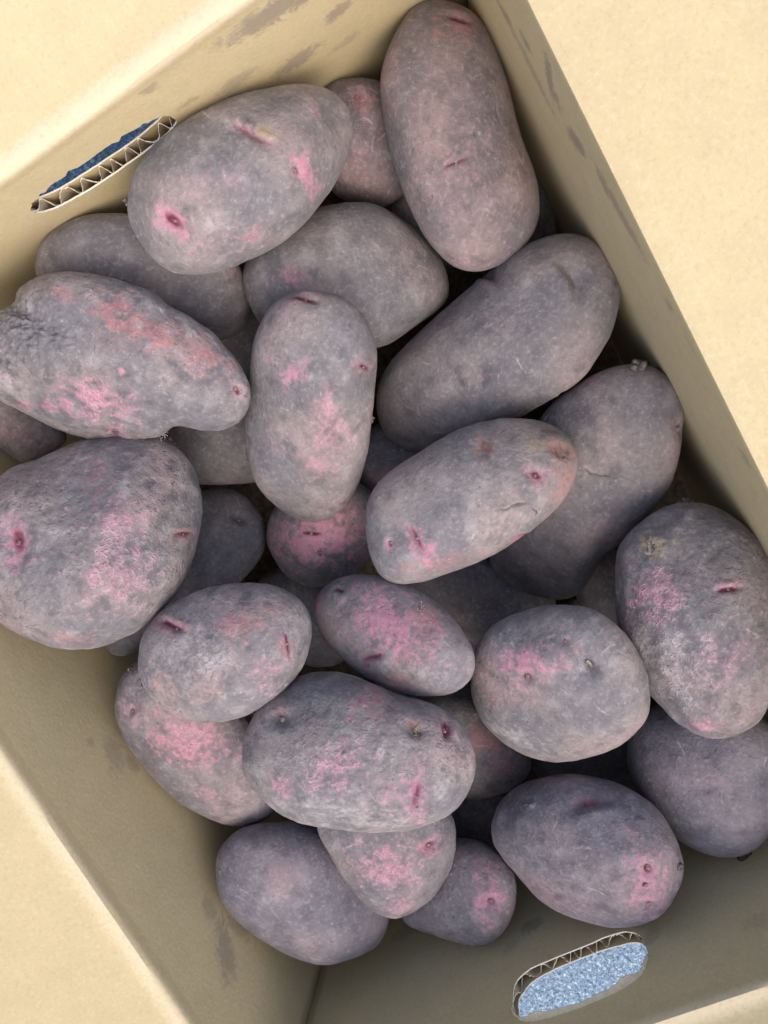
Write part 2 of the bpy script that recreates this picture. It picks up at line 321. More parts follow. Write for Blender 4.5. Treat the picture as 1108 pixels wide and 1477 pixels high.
  ring=[53.2, 54.3, 54.9, 54.0, 51.0, 47.1, 43.3, 40.1, 37.4, 35.2, 33.5, 32.0, 30.9, 30.1, 29.5, 29.1, 29.0, 29.0, 29.3, 29.8, 30.5, 31.6, 32.9, 34.7, 36.8, 39.4, 42.1, 44.9, 47.6, 50.3, 52.3, 53.3, 53.4, 52.8, 51.3, 48.9, 46.1, 43.4, 41.0, 38.8, 36.8, 35.2, 33.8, 32.7, 31.8, 31.1, 30.6, 30.2, 30.0, 30.0, 30.3, 30.9, 31.8, 33.0, 34.7, 36.7, 39.1, 41.8, 44.4, 46.7, 48.5, 49.8, 50.9, 52.0],
  thick=[1.0, 0.1, 27.3],
  marks=[('gash', -29.3, -5.3, 7.9, 2.3, -77, 1), ('pink', -28.1, -8.6, 11.1, 4.9, -69, 0.85), ('eye', -40.9, -1.7, 2.6, 1.6, -99, 0.7), ('pink', -40.9, -1.7, 3.3, 2.3, -99, 0.6), ('eye', 30.9, -5.8, 4.1, 2.6, -59, 1), ('pink', 30.9, -5.8, 5.7, 3.9, -59, 0.9), ('gash', 14.9, -27.9, 5.4, 1.3, -13, 0.9), ('red', 12.8, -28.3, 8.3, 2.9, -8, 0.85), ('pit', 16.7, 17.3, 3.5, 5.5, -39, 0.6), ('brown', 17.4, 17.3, 4.2, 6.2, -41, 1), ('pit', 45.3, -1.7, 5.1, 3.3, -60, 0.7), ('brown', 45.4, -0.3, 6.9, 4.9, -50, 0.9), ('tan', 39.3, 5.0, 9.5, 5.2, -40, 0.6), ('pit', 47.3, 9.7, 4.1, 2.0, -45, 0.6), ('brown', 47.3, 9.7, 3.8, 2.0, -45, 0.9), ('crack', 16.6, -13.4, 8.3, 1.0, -23, 1), ('crack', 22.8, -19.3, 2.6, 1.0, -99, 1), ('red', -24.2, -20.5, 17.9, 4.6, -16, 0.6), ('red', 40.7, -12.3, 6.3, 16.3, -49, 0.7), ('red', 16.5, -13.6, 19.1, 13.0, 2, 0.28), ('pale', 9.3, -13.4, 19.1, 13.0, -9, 0.35), ('dust', -23.3, 8.3, 19.7, 16.3, 1, 0.35)],
  bits=[('bud', -40.6, -1.1, 0.98), ('bud', 30.8, -6.1, 1.3), ('bud', 44.9, -5.2, 1.3), ('bud', -29.2, -5.0, 1.3)]),
 dict(key=11, loc=[0.0858, 0.1272, 0.1354], quat=[-0.9738, -0.082, 0.1243, 0.1718],
  ring=[53.1, 53.0, 52.6, 52.0, 51.1, 50.0, 48.8, 47.7, 46.1, 44.0, 42.0, 40.2, 38.9, 37.8, 37.0, 36.5, 36.1, 35.9, 35.9, 36.1, 36.6, 37.3, 38.3, 39.4, 40.7, 42.2, 43.9, 45.8, 48.0, 50.4, 53.0, 55.0, 56.0, 55.9, 55.0, 53.6, 51.4, 48.6, 45.7, 43.0, 40.5, 38.4, 36.7, 35.3, 34.2, 33.3, 32.8, 32.4, 32.3, 32.5, 32.9, 33.6, 34.6, 35.9, 37.5, 39.3, 41.3, 43.3, 45.0, 46.7, 48.5, 50.4, 51.8, 52.7],
  thick=[-5.2, 0.1, 30.8],
  marks=[('slit', -11.1, 12.3, 5.3, 1.9, 105, 1), ('pink', -12.3, 13.0, 7.0, 3.8, 105, 0.5), ('pink', -10.5, -16.4, 10.9, 12.1, 86, 0.75), ('net', -7.9, -15.8, 15.0, 17.5, 86, 1), ('tan', -32.9, -16.1, 7.4, 4.1, 106, 1), ('pale', -33.7, -14.5, 6.1, 2.9, 106, 0.7), ('pale', 18.4, -9.5, 13.2, 15.9, 55, 0.5), ('red', -25.5, -32.6, 3.3, 5.7, 3, 0.7), ('pink', 48.2, -3.8, 9.9, 4.4, 78, 0.6), ('pink', 19.0, 6.7, 13.0, 19.1, 43, 0.4), ('net', 21.8, -5.4, 26.1, 28.6, 88, 0.7), ('spot', 44.2, -10.8, 6.0, 5.1, 89, 0.5)],
  bits=[('stub', -54.2, -0.8, 3.81), ('flake', -32.9, -16.1, 6.99), ('bud', -11.1, 12.3, 0.95)]),
 dict(key=12, loc=[0.0844, 0.0565, 0.1402], quat=[0.448, 0.0774, -0.1507, 0.8778],
  ring=[49.6, 49.1, 48.4, 47.5, 46.6, 45.5, 44.3, 43.2, 42.2, 41.4, 40.9, 40.4, 40.1, 39.8, 39.6, 39.5, 39.6, 39.7, 39.9, 40.1, 40.3, 40.4, 40.5, 40.7, 40.9, 41.3, 41.7, 42.1, 42.5, 42.8, 43.1, 43.3, 43.4, 43.4, 43.2, 42.8, 42.3, 41.9, 41.4, 41.0, 40.6, 40.3, 40.1, 40.1, 40.3, 40.5, 40.8, 41.1, 41.4, 41.7, 42.0, 42.4, 42.9, 43.5, 44.2, 45.1, 46.1, 47.1, 47.9, 48.6, 49.1, 49.4, 49.7, 49.8],
  thick=[19.3, 3.0, 26.7],
  marks=[('eye', -8.0, 13.4, 3.5, 2.9, -52, 1), ('pink', 0.6, 16.8, 16.9, 8.5, -40, 0.85), ('pink', -13.0, 16.7, 13.9, 13.1, -52, 0.4), ('pit', 14.8, -7.4, 5.4, 3.9, -125, 0.9), ('spot', 14.8, -7.4, 4.7, 3.3, -125, 0.9), ('pale', 14.9, -5.1, 6.0, 4.6, -125, 0.5), ('eye', 20.7, 7.4, 1.9, 1.6, -54, 0.7), ('eye', 18.2, 12.6, 1.3, 1.0, -54, 0.6), ('red', 19.1, 2.7, 3.1, 4.6, -77, 0.5), ('brow', 15.3, -1.4, 10.9, 3.9, -142, 1), ('swell', 12.4, 8.6, 13.2, 8.5, -65, 1), ('pale', -40.1, 5.8, 16.6, 4.6, -81, 0.7), ('spot', -38.4, -8.9, 4.2, 1.3, -55, 0.4), ('red', -26.3, 24.0, 9.1, 9.8, -52, 0.3)],
  bits=[('bud', -8.3, 13.3, 1.96), ('flake', 14.8, -7.4, 3.27), ('bud', 20.7, 7.4, 0.98)]),
 dict(key=13, loc=[0.0288, -0.0018, 0.1385], quat=[0.8941, -0.0238, -0.2298, 0.3838],
  ring=[47.2, 46.3, 44.6, 42.2, 39.5, 36.8, 34.2, 32.0, 30.3, 28.8, 27.6, 26.7, 25.9, 25.3, 24.9, 24.6, 24.6, 24.7, 25.0, 25.5, 26.2, 27.1, 28.2, 29.6, 31.1, 32.9, 34.9, 37.1, 39.1, 40.8, 42.1, 42.8, 42.7, 41.5, 39.7, 37.4, 35.1, 33.1, 31.3, 29.8, 28.5, 27.5, 26.6, 25.9, 25.5, 25.2, 25.1, 25.1, 25.4, 25.7, 26.2, 26.8, 27.5, 28.4, 29.5, 30.9, 32.6, 34.7, 36.9, 39.2, 41.5, 43.7, 45.8, 47.2],
  thick=[8.5, 4.0, 19.7],
  marks=[('pink', -5.4, 3.7, 23.2, 12.0, -7, 1), ('red', 11.1, 9.8, 11.0, 10.0, -8, 0.95), ('pink', -20.7, 1.6, 11.4, 6.0, 20, 0.6), ('slit', -8.1, -14.4, 5.9, 2.7, 48, 0.8), ('red', -9.6, -15.7, 6.7, 4.0, 48, 0.9), ('slit', -36.3, 9.9, 3.2, 1.7, 19, 0.9), ('red', -44.4, 0.4, 5.1, 3.3, 76, 0.9), ('red', 6.9, -19.7, 10.7, 4.0, 9, 0.7), ('pale', -30.4, 5.4, 6.3, 4.0, 20, 0.6), ('red', 9.3, -4.8, 14.0, 8.3, 3, 0.5), ('pale', 14.8, -9.6, 20.8, 8.3, 13, 0.4)],
  bits=[('fibre', 8.3, 15.7, 3.34)]),
 dict(key=14, loc=[-0.0069, -0.0716, 0.1588], quat=[0.7398, -0.0923, -0.0313, 0.6657],
  ring=[44.0, 43.5, 42.6, 41.7, 40.9, 40.1, 39.2, 38.1, 37.1, 36.1, 35.0, 34.0, 33.1, 32.3, 31.7, 31.3, 31.1, 31.0, 31.1, 31.3, 31.7, 32.3, 33.0, 34.0, 35.1, 36.3, 37.6, 38.8, 39.9, 41.2, 42.5, 43.6, 44.3, 44.4, 43.9, 42.7, 41.3, 39.7, 38.1, 36.4, 34.8, 33.5, 32.4, 31.5, 30.9, 30.5, 30.3, 30.3, 30.4, 30.7, 31.3, 32.1, 33.0, 34.1, 35.3, 36.4, 37.6, 38.8, 40.0, 41.1, 42.0, 42.8, 43.5, 43.9],
  thick=[10.4, 2.0, 25.9],
  marks=[('slit', -19.1, 19.5, 6.1, 2.3, -36, 1), ('red', -20.9, 19.9, 9.5, 4.6, -36, 0.9), ('slit', 28.2, -7.6, 6.4, 1.3, -94, 1), ('red', 27.3, -7.3, 8.4, 3.3, -94, 0.8), ('red', 11.2, 8.6, 13.3, 9.8, -21, 0.75), ('red', 25.8, 8.9, 8.3, 6.5, -21, 0.6), ('peach', -14.5, -13.3, 8.2, 5.9, -1, 0.9), ('peach', -32.8, -4.0, 9.9, 7.2, -60, 1), ('pale', -7.8, 2.5, 20.2, 13.0, -21, 0.45), ('net', -7.2, -4.7, 23.5, 16.3, -21, 0.6), ('pale', -43.8, 0.1, 3.4, 2.3, -40, 0.8), ('pink', 15.1, -16.6, 10.0, 9.8, -21, 0.4)],
  bits=[('stub', -44.3, -0.0, 2.93), ('bud', 27.9, -8.2, 0.98), ('bud', -17.4, 17.5, 1.3)]),
 dict(key=15, loc=[0.0658, -0.041, 0.1623], quat=[0.8631, -0.1428, -0.0956, 0.4748],
  ring=[54.5, 55.0, 55.4, 54.6, 53.0, 50.9, 48.8, 46.9, 44.8, 42.5, 40.2, 38.2, 36.6, 35.5, 34.7, 34.2, 33.9, 34.0, 34.3, 34.8, 35.7, 36.8, 38.3, 40.0, 41.9, 43.9, 46.2, 48.7, 51.1, 53.0, 54.1, 54.9, 55.3, 55.2, 54.4, 53.0, 51.3, 49.1, 46.1, 43.1, 40.4, 37.9, 35.9, 34.6, 34.0, 33.9, 34.2, 34.8, 35.6, 36.6, 37.8, 39.3, 40.8, 42.2, 43.8, 45.3, 46.7, 48.1, 49.4, 50.6, 51.5, 52.3, 53.3, 54.0],
  thick=[5.0, 6.7, 32.5],
  marks=[('gash', 27.9, -14.0, 8.0, 2.6, -77, 1), ('pink', 28.1, -12.4, 12.3, 4.9, -79, 1), ('slit', 39.0, 15.9, 4.7, 2.6, -67, 1), ('maroon', 39.0, 15.9, 4.7, 2.6, -67, 1), ('pit', 24.5, 14.0, 4.8, 3.3, -23, 1), ('brown', 24.5, 14.0, 4.5, 2.9, -23, 1), ('dark', 25.9, 13.2, 2.5, 2.0, -23, 0.8), ('pit', -36.1, 11.7, 3.9, 4.6, -73, 0.9), ('spot', -36.1, 11.7, 3.9, 4.2, -73, 0.9), ('red', -35.8, 16.0, 4.8, 3.3, 6, 0.6), ('red', 4.9, 23.0, 11.7, 8.5, -13, 0.65), ('pink', -7.3, -5.6, 14.6, 10.4, 26, 0.6), ('pink', -31.5, -15.8, 6.6, 4.6, -12, 0.75), ('dust', -19.3, 13.9, 20.0, 9.8, 6, 0.9), ('net', -10.8, -4.4, 29.6, 16.3, 7, 0.8), ('pink', 16.5, -13.8, 12.9, 9.8, 7, 0.35), ('pale', -2.2, -24.0, 35.5, 7.8, 0, 0.5), ('pale', 41.4, -1.4, 11.2, 13.0, 7, 0.4), ('lump', -3.9, 0.9, 4.0, 2.0, 7, 0.6)],
  bits=[('bud', 27.6, -14.3, 1.63), ('bud', 29.0, -18.8, 0.98), ('flake', 24.9, 13.7, 3.58), ('bud', -36.1, 11.7, 1.95), ('bud', 39.0, 15.9, 1.3)]),
 dict(key=16, loc=[0.0379, -0.1305, 0.1261], quat=[-0.986, 0.1435, -0.083, -0.0167],
  ring=[56.6, 56.1, 54.7, 52.5, 49.9, 47.6, 45.2, 42.7, 40.0, 37.6, 35.5, 33.8, 32.4, 31.5, 30.8, 30.5, 30.3, 30.5, 30.9, 31.5, 32.3, 33.4, 34.7, 36.3, 38.2, 40.4, 43.0, 45.9, 49.3, 53.0, 56.7, 59.3, 60.8, 61.2, 60.3, 58.2, 55.1, 51.5, 47.8, 44.4, 41.5, 39.0, 36.8, 35.0, 33.5, 32.3, 31.4, 30.8, 30.4, 30.2, 30.3, 30.6, 31.1, 31.9, 33.0, 34.4, 36.3, 38.5, 41.2, 44.3, 47.5, 50.6, 53.5, 55.7],
  thick=[-10.7, 8.1, 24.4],
  marks=[('pink', -1.7, -1.5, 20.4, 11.9, 41, 0.85), ('red', -0.7, -10.1, 15.1, 7.4, 30, 0.7), ('eye', -34.3, -17.3, 2.4, 2.2, 52, 0.9), ('pink', -35.9, -16.2, 7.6, 11.1, 52, 0.4), ('spot', -54.7, -3.9, 2.7, 2.6, 53, 0.9), ('pink', 27.3, -12.7, 10.1, 5.2, 29, 0.5), ('net', 1.7, -3.8, 21.9, 14.8, 52, 0.8)],
  bits=[('bud', -34.3, -17.3, 1.11), ('stub', -54.7, -3.9, 2.22)]),
 dict(key=17, loc=[0.1398, -0.1262, 0.1274], quat=[0.9664, -0.1929, 0.0338, 0.1662],
  ring=[51.9, 52.1, 51.4, 49.6, 47.7, 46.0, 44.5, 43.0, 41.3, 39.3, 37.5, 35.9, 34.6, 33.7, 33.0, 32.6, 32.5, 32.5, 32.8, 33.4, 34.1, 35.1, 36.3, 37.8, 39.5, 41.2, 43.1, 45.0, 47.0, 49.2, 51.6, 54.0, 55.8, 56.0, 55.1, 53.7, 51.6, 48.8, 45.7, 42.8, 40.3, 38.2, 36.6, 35.3, 34.3, 33.7, 33.2, 33.0, 33.1, 33.4, 33.9, 34.7, 35.7, 36.9, 38.1, 39.2, 40.2, 41.2, 42.4, 43.9, 45.7, 47.7, 49.6, 51.1],
  thick=[-11.5, 9.0, 27.0],
  marks=[('crack', 21.0, -5.1, 11.2, 1.5, 101, 0.35), ('pale', -13.4, -10.3, 11.4, 7.6, 34, 0.3), ('spot', -40.8, 8.0, 3.0, 1.9, 35, 0.4)],
  bits=[]),
 dict(key=18, loc=[0.1286, -0.0626, 0.1359], quat=[0.9853, -0.1355, -0.0236, 0.1014],
  ring=[39.3, 40.5, 41.4, 41.8, 41.2, 40.0, 38.2, 36.1, 34.0, 32.4, 31.1, 30.3, 29.6, 29.3, 29.1, 29.2, 29.6, 30.1, 30.9, 31.9, 33.2, 34.6, 35.8, 36.9, 37.9, 38.6, 38.9, 38.8, 38.5, 38.2, 37.9, 37.6, 37.2, 36.7, 36.1, 35.6, 35.3, 35.2, 35.2, 35.2, 35.1, 35.1, 35.2, 35.4, 35.5, 35.5, 35.2, 34.8, 34.4, 34.0, 33.6, 33.2, 32.8, 32.5, 32.2, 32.0, 32.1, 32.3, 32.7, 33.4, 34.3, 35.4, 36.6, 38.0],
  thick=[-9.2, 5.8, 23.1],
  marks=[('eye', 15.5, 14.6, 5.0, 2.5, 73, 1), ('pink', 15.5, 14.6, 7.9, 4.7, 73, 0.9), ('pink', 8.7, -8.3, 16.5, 12.6, 27, 0.75), ('pink', 26.0, -17.7, 8.7, 5.4, 47, 0.5), ('net', 6.1, -8.4, 21.7, 16.2, 47, 0.9)],
  bits=[('bud', 15.8, 14.4, 1.44)]),
 dict(key=19, loc=[0.1825, -0.049, 0.1188], quat=[-0.643, 0.118, 0.2147, -0.7257],
  ring=[41.4, 38.7, 35.5, 32.7, 30.5, 29.0, 27.9, 27.1, 26.5, 26.1, 25.9, 25.8, 25.8, 26.0, 26.2, 26.5, 26.8, 27.0, 27.2, 27.3, 27.5, 27.7, 27.9, 28.3, 28.7, 29.2, 29.7, 30.3, 30.9, 31.6, 32.2, 32.8, 33.1, 33.1, 32.8, 32.4, 31.9, 31.5, 31.1, 30.6, 30.1, 29.6, 29.3, 29.0, 28.8, 28.5, 28.2, 27.7, 27.2, 26.6, 26.2, 25.8, 25.7, 25.7, 25.9, 26.3, 26.9, 27.8, 29.1, 30.8, 33.1, 35.8, 38.9, 41.4],
  thick=[12.2, 2.4, 22.4],
  marks=[('eye', 12.3, -9.9, 3.6, 3.0, -21, 1), ('pink', 11.7, -8.5, 8.5, 11.3, -30, 0.85), ('red', 18.5, 5.7, 9.4, 8.3, -51, 0.55), ('spot', -8.1, -4.8, 1.2, 1.1, -21, 0.6)],
  bits=[('bud', 12.3, -9.9, 2.27)]),
 dict(key=20, loc=[0.171, 0.0293, 0.1394], quat=[-0.7623, 0.0717, 0.2497, -0.5929],
  ring=[49.2, 46.6, 44.3, 42.6, 41.4, 40.4, 39.7, 38.9, 37.9, 37.0, 36.1, 35.4, 35.0, 34.7, 34.7, 34.9, 35.2, 35.8, 36.5, 37.3, 38.0, 38.8, 39.5, 40.2, 40.9, 41.6, 42.2, 42.8, 43.5, 44.0, 44.3, 44.0, 43.2, 42.5, 41.8, 41.2, 40.6, 39.9, 39.0, 38.1, 37.3, 36.6, 36.0, 35.5, 35.2, 35.0, 35.0, 35.2, 35.6, 36.2, 36.9, 37.8, 38.9, 40.2, 41.7, 43.5, 45.3, 47.1, 48.7, 50.2, 51.2, 51.8, 52.1, 51.4],
  thick=[9.5, 6.7, 28.9],
  marks=[('brow', 4.3, 21.3, 12.1, 4.5, 11, 1), ('maroon', 2.1, 20.7, 8.6, 2.8, 11, 0.55), ('red', 3.6, 21.3, 10.7, 4.5, 11, 0.5), ('eye', 25.1, -8.7, 2.9, 3.1, 0, 1), ('eye', 22.9, -15.3, 2.3, 2.1, 0, 0.6), ('pit', 8.1, -10.3, 4.1, 3.4, 0, 0.5), ('maroon', 8.8, -10.3, 4.4, 3.1, 0, 0.4), ('eye', 23.1, -24.2, 2.9, 2.4, 1, 0.8), ('pink', 24.4, -15.9, 10.3, 16.5, 0, 0.65), ('red', 22.4, 3.0, 12.3, 6.9, -21, 0.4), ('spot', 15.2, -17.5, 1.7, 1.7, 1, 0.6), ('brow', -16.9, -21.7, 4.8, 1.7, -13, 0.5), ('crack', -3.7, -27.3, 11.1, 1.0, -12, 0.4), ('brow', 25.7, 14.7, 2.6, 2.1, -2, 0.4), ('spot', -40.8, 12.5, 1.9, 4.1, -11, 0.6), ('lump', -25.9, 20.7, 3.8, 1.4, -2, 0.8), ('pale', -30.4, -4.6, 14.8, 13.8, 0, 0.2)],
  bits=[('bud', 25.1, -8.7, 1.72), ('bud', 22.9, -15.3, 2.06), ('bud', 23.1, -24.2, 1.38), ('stub', 41.2, -8.7, 3.1)]),
 dict(key=21, loc=[0.1699, 0.0973, 0.1203], quat=[0.4492, -0.1705, -0.2152, 0.8502],
  ring=[37.2, 37.4, 37.5, 37.8, 38.0, 38.4, 38.7, 38.9, 39.0, 39.0, 38.8, 38.5, 37.9, 37.2, 36.6, 36.0, 35.6, 35.2, 34.8, 34.4, 34.2, 34.2, 34.2, 34.5, 35.0, 35.7, 36.5, 37.3, 38.0, 38.4, 38.3, 38.0, 37.7, 37.5, 37.4, 37.4, 37.4, 37.6, 37.7, 37.9, 38.1, 38.4, 38.8, 39.3, 39.8, 40.3, 40.7, 41.2, 41.5, 41.5, 41.3, 41.0, 40.8, 40.5, 40.2, 39.5, 38.8, 38.2, 37.7, 37.4, 37.3, 37.2, 37.1, 37.1],
  thick=[7.6, -1.9, 31.7],
  marks=[('spot', 9.0, 30.7, 3.5, 2.1, -53, 0.7), ('pale', -13.0, 24.9, 3.7, 1.4, -24, 0.7), ('brow', -6.7, -2.8, 6.5, 3.1, -51, 0.3), ('spot', -31.8, -0.2, 1.7, 1.0, -49, 0.4)],
  bits=[]),
 dict(key=22, loc=[-0.0839, -0.1093, 0.1472], quat=[0.5906, -0.1974, 0.1526, 0.7674],
  ring=[53.2, 52.7, 52.0, 51.5, 51.2, 51.1, 51.0, 51.0, 50.9, 50.9, 50.8, 50.6, 50.3, 50.1, 49.9, 49.7, 49.4, 49.2, 49.1, 49.2, 49.4, 49.9, 50.5, 51.3, 52.4, 53.7, 55.2, 56.9, 58.5, 59.7, 60.6, 61.3, 61.7, 61.6, 60.4, 58.2, 55.9, 53.8, 52.0, 50.3, 48.9, 47.7, 46.7, 45.8, 45.2, 44.9, 45.1, 45.7, 46.7, 48.1, 49.9, 52.1, 53.3, 53.5, 53.3, 53.0, 52.7, 52.5, 52.4, 52.5, 52.7, 52.9, 53.1, 53.2],
  thick=[1.4, -6.2, 41.0],
  marks=[('eye', -20.3, 19.8, 8.5, 4.3, -128, 1), ('pink', -21.0, 19.6, 11.2, 5.7, -128, 1), ('magenta', -21.7, 18.9, 8.5, 3.7, -128, 0.8), ('slit', 34.1, -29.4, 5.3, 1.7, -32, 0.9), ('red', 33.6, -29.9, 8.0, 3.7, -32, 0.9), ('net', 4.8, -14.4, 21.2, 26.7, -66, 1), ('pink', 15.2, -3.3, 14.5, 13.3, -44, 0.55), ('pink', 0.2, -19.2, 16.2, 20.0, -55, 0.55), ('red', 24.6, 18.3, 13.0, 10.0, -22, 0.45), ('red', -52.3, -7.7, 6.8, 3.0, -67, 0.9), ('red', -32.3, -30.8, 12.5, 4.0, -51, 0.7), ('dust', 13.0, 12.9, 16.1, 10.0, -23, 0.9), ('dust', -29.7, -3.2, 18.5, 16.7, -45, 0.5), ('red', 4.1, 33.1, 18.9, 8.3, -22, 0.3)],
  bits=[('bud', -20.8, 19.4, 1.67), ('bud', 33.8, -29.7, 1.0), ('fibre', 62.6, 8.3, 5.34)]),
 dict(key=23, loc=[-0.0437, -0.105, 0.0804], quat=[-0.5755, 0.1828, -0.0767, -0.7934],
  ring=[63.2, 62.0, 57.9, 50.5, 42.2, 36.2, 31.9, 28.6, 26.3, 24.6, 23.4, 22.6, 22.1, 22.0, 22.2, 22.6, 23.4, 24.4, 25.8, 27.6, 29.5, 31.5, 33.8, 36.3, 39.0, 41.8, 44.2, 46.5, 48.3, 49.8, 50.7, 51.3, 51.7, 51.8, 51.3, 50.2, 48.4, 46.4, 44.0, 41.3, 38.3, 35.4, 32.8, 30.7, 28.9, 27.5, 26.4, 25.7, 25.1, 24.8, 24.7, 24.8, 25.1, 25.6, 26.4, 27.5, 28.9, 30.7, 33.1, 36.1, 40.0, 45.2, 52.0, 59.5],
  thick=[2.0, -3.6, 22.5],
  marks=[('pit', 37.8, -2.2, 4.8, 3.2, -77, 0.9), ('spot', 37.2, -2.8, 5.2, 3.2, -77, 0.8)],
  bits=[('bud', 37.5, -2.5, 1.58)]),
 dict(key=24, loc=[-0.0241, -0.0254, 0.0772], quat=[-0.6236, 0.0019, -0.0007, -0.7817],
  ring=[34.5, 34.8, 34.8, 34.6, 34.3, 34.0, 33.5, 32.8, 32.0, 31.3, 30.6, 30.0, 29.5, 29.1, 29.0, 29.0, 29.0, 29.1, 29.2, 29.3, 29.5, 29.7, 30.1, 30.6, 31.1, 31.7, 32.2, 32.7, 33.1, 33.6, 34.1, 34.5, 34.5, 34.2, 33.7, 33.0, 32.2, 31.5, 30.8, 30.2, 29.6, 29.2, 29.0, 28.9, 28.9, 29.0, 29.2, 29.3, 29.3, 29.4, 29.6, 29.8, 30.2, 30.7, 31.2, 31.6, 32.1, 32.6, 33.2, 33.5, 33.6, 33.6, 33.7, 34.0],
  thick=[8.1, 1.3, 24.3],
  marks=[('pink', -3.4, -0.2, 22.8, 13.0, -26, 1), ('magenta', -5.4, -0.1, 23.6, 13.0, -31, 0.9), ('slit', -6.1, 3.7, 6.7, 1.9, -36, 0.9), ('pit', -10.9, -7.0, 3.5, 2.7, -41, 0.5), ('pale', -10.3, -6.9, 3.5, 2.3, -41, 0.8), ('red', 11.1, -6.5, 9.9, 13.0, -61, 0.8)],
  bits=[('bud', -10.3, -6.9, 2.68), ('bud', -6.4, 3.9, 1.53)]),
 dict(key=25, loc=[-0.0928, -0.0498, 0.0729], quat=[0.831, -0.0007, 0.0, 0.5562],
  ring=[41.0, 40.4, 39.3, 38.2, 36.9, 35.4, 33.5, 31.6, 29.8, 28.2, 26.8, 25.6, 24.7, 24.0, 23.5, 23.2, 23.2, 23.4, 23.9, 24.6, 25.6, 26.7, 28.0, 29.4, 30.7, 32.0, 33.3, 34.9, 36.5, 38.3, 39.9, 40.7, 40.5, 39.7, 38.6, 37.4, 35.9, 34.1, 32.0, 29.8, 27.9, 26.3, 25.0, 24.0, 23.2, 22.7, 22.4, 22.4, 22.5, 22.8, 23.4, 24.1, 25.1, 26.4, 27.9, 29.7, 31.6, 33.3, 34.8, 36.1, 37.3, 38.5, 39.7, 40.7],
  thick=[7.4, 2.2, 20.9],
  marks=[],
  bits=[]),
 dict(key=26, loc=[-0.1584, -0.1445, 0.0886], quat=[-0.9579, 0.1216, -0.1351, -0.2224],
  ring=[25.5, 25.4, 25.3, 24.9, 24.1, 23.1, 22.1, 21.1, 20.2, 19.2, 18.1, 17.0, 16.1, 15.4, 15.0, 14.8, 14.8, 15.0, 15.6, 16.3, 17.4, 18.7, 20.1, 21.2, 21.9, 22.2, 22.3, 22.4, 22.6, 22.9, 23.4, 24.2, 25.2, 26.5, 27.5, 27.7, 26.7, 25.1, 23.5, 21.9, 20.5, 19.3, 18.2, 17.3, 16.6, 16.0, 15.6, 15.3, 15.1, 15.0, 15.1, 15.3, 15.7, 16.1, 16.8, 17.6, 18.7, 19.9, 21.4, 23.0, 24.3, 25.1, 25.4, 25.5],
  thick=[1.3, 3.3, 14.0],
  marks=[('pink', 8.8, -2.1, 9.3, 7.6, 32, 0.5)],
  bits=[]),
 dict(key=27, loc=[0.1293, -0.0175, 0.0727], quat=[-0.9792, 0.0599, 0.076, -0.1784],
  ring=[36.7, 36.2, 35.5, 34.5, 33.1, 31.8, 30.6, 29.6, 28.8, 28.2, 27.7, 27.4, 27.2, 27.1, 27.1, 27.0, 27.0, 27.2, 27.4, 27.7, 28.2, 28.8, 29.4, 30.0, 30.4, 30.5, 30.6, 30.7, 31.0, 31.7, 32.5, 33.5, 34.5, 35.4, 36.1, 36.7, 36.9, 36.4, 35.0, 32.9, 30.7, 28.9, 27.3, 26.0, 25.0, 24.3, 23.8, 23.5, 23.4, 23.5, 23.8, 24.3, 25.0, 25.8, 26.9, 28.1, 29.5, 31.1, 32.8, 34.5, 35.9, 36.8, 37.1, 37.0],
  thick=[-4.3, 5.7, 21.1],
  marks=[('red', 2.9, 10.4, 11.8, 10.5, 12, 0.85), ('red', 19.3, 5.1, 8.8, 8.1, 44, 0.8), ('pit', 30.0, 0.7, 4.9, 1.6, 64, 0.5), ('spot', 30.0, 0.7, 5.3, 1.6, 64, 0.7)],
  bits=[('bud', 30.0, 0.7, 1.62)]),
 dict(key=28, loc=[0.0629, 0.0233, 0.0349], quat=[-0.9252, 0.0013, 0.0002, -0.3795],
  ring=[48.2, 48.2, 47.7, 46.8, 45.6, 44.1, 42.6, 41.2, 39.7, 38.4, 37.2, 36.3, 35.4, 34.8, 34.3, 34.0, 33.8, 33.9, 34.1, 34.4, 35.0, 35.7, 36.5, 37.5, 38.7, 40.1, 41.5, 42.9, 44.3, 45.7, 46.7, 47.4, 47.6, 47.4, 46.7, 45.6, 44.3, 42.8, 41.2, 39.7, 38.3, 37.0, 35.9, 34.9, 34.1, 33.5, 33.1, 32.8, 32.7, 32.7, 32.9, 33.3, 33.9, 34.6, 35.5, 36.6, 37.9, 39.3, 40.8, 42.4, 44.0, 45.5, 46.8, 47.7],
  thick=[-2.5, 9.1, 26.7],
  marks=[],
  bits=[]),
 dict(key=29, loc=[0.0828, 0.1, 0.048], quat=[0.9835, -0.07, -0.1582, -0.0529],
  ring=[31.3, 31.4, 31.2, 30.9, 30.3, 29.6, 28.9, 28.1, 27.3, 26.6, 25.9, 25.3, 24.8, 24.3, 24.0, 23.8, 23.6, 23.6, 23.6, 23.8, 24.1, 24.4, 24.8, 25.3, 25.9, 26.6, 27.3, 28.1, 28.8, 29.4, 30.0, 30.4, 30.7, 30.7, 30.5, 30.1, 29.6, 29.0, 28.2, 27.5, 26.7, 26.1, 25.4, 24.9, 24.4, 24.0, 23.7, 23.5, 23.4, 23.4, 23.5, 23.7, 24.0, 24.4, 24.9, 25.4, 26.1, 26.8, 27.6, 28.4, 29.2, 29.9, 30.6, 31.0],
  thick=[-0.5, -3.1, 21.2],
  marks=[],
  bits=[]),
 dict(key=30, loc=[0.1809, 0.0411, 0.0447], quat=[0.7775, -0.0661, -0.2491, 0.5737],
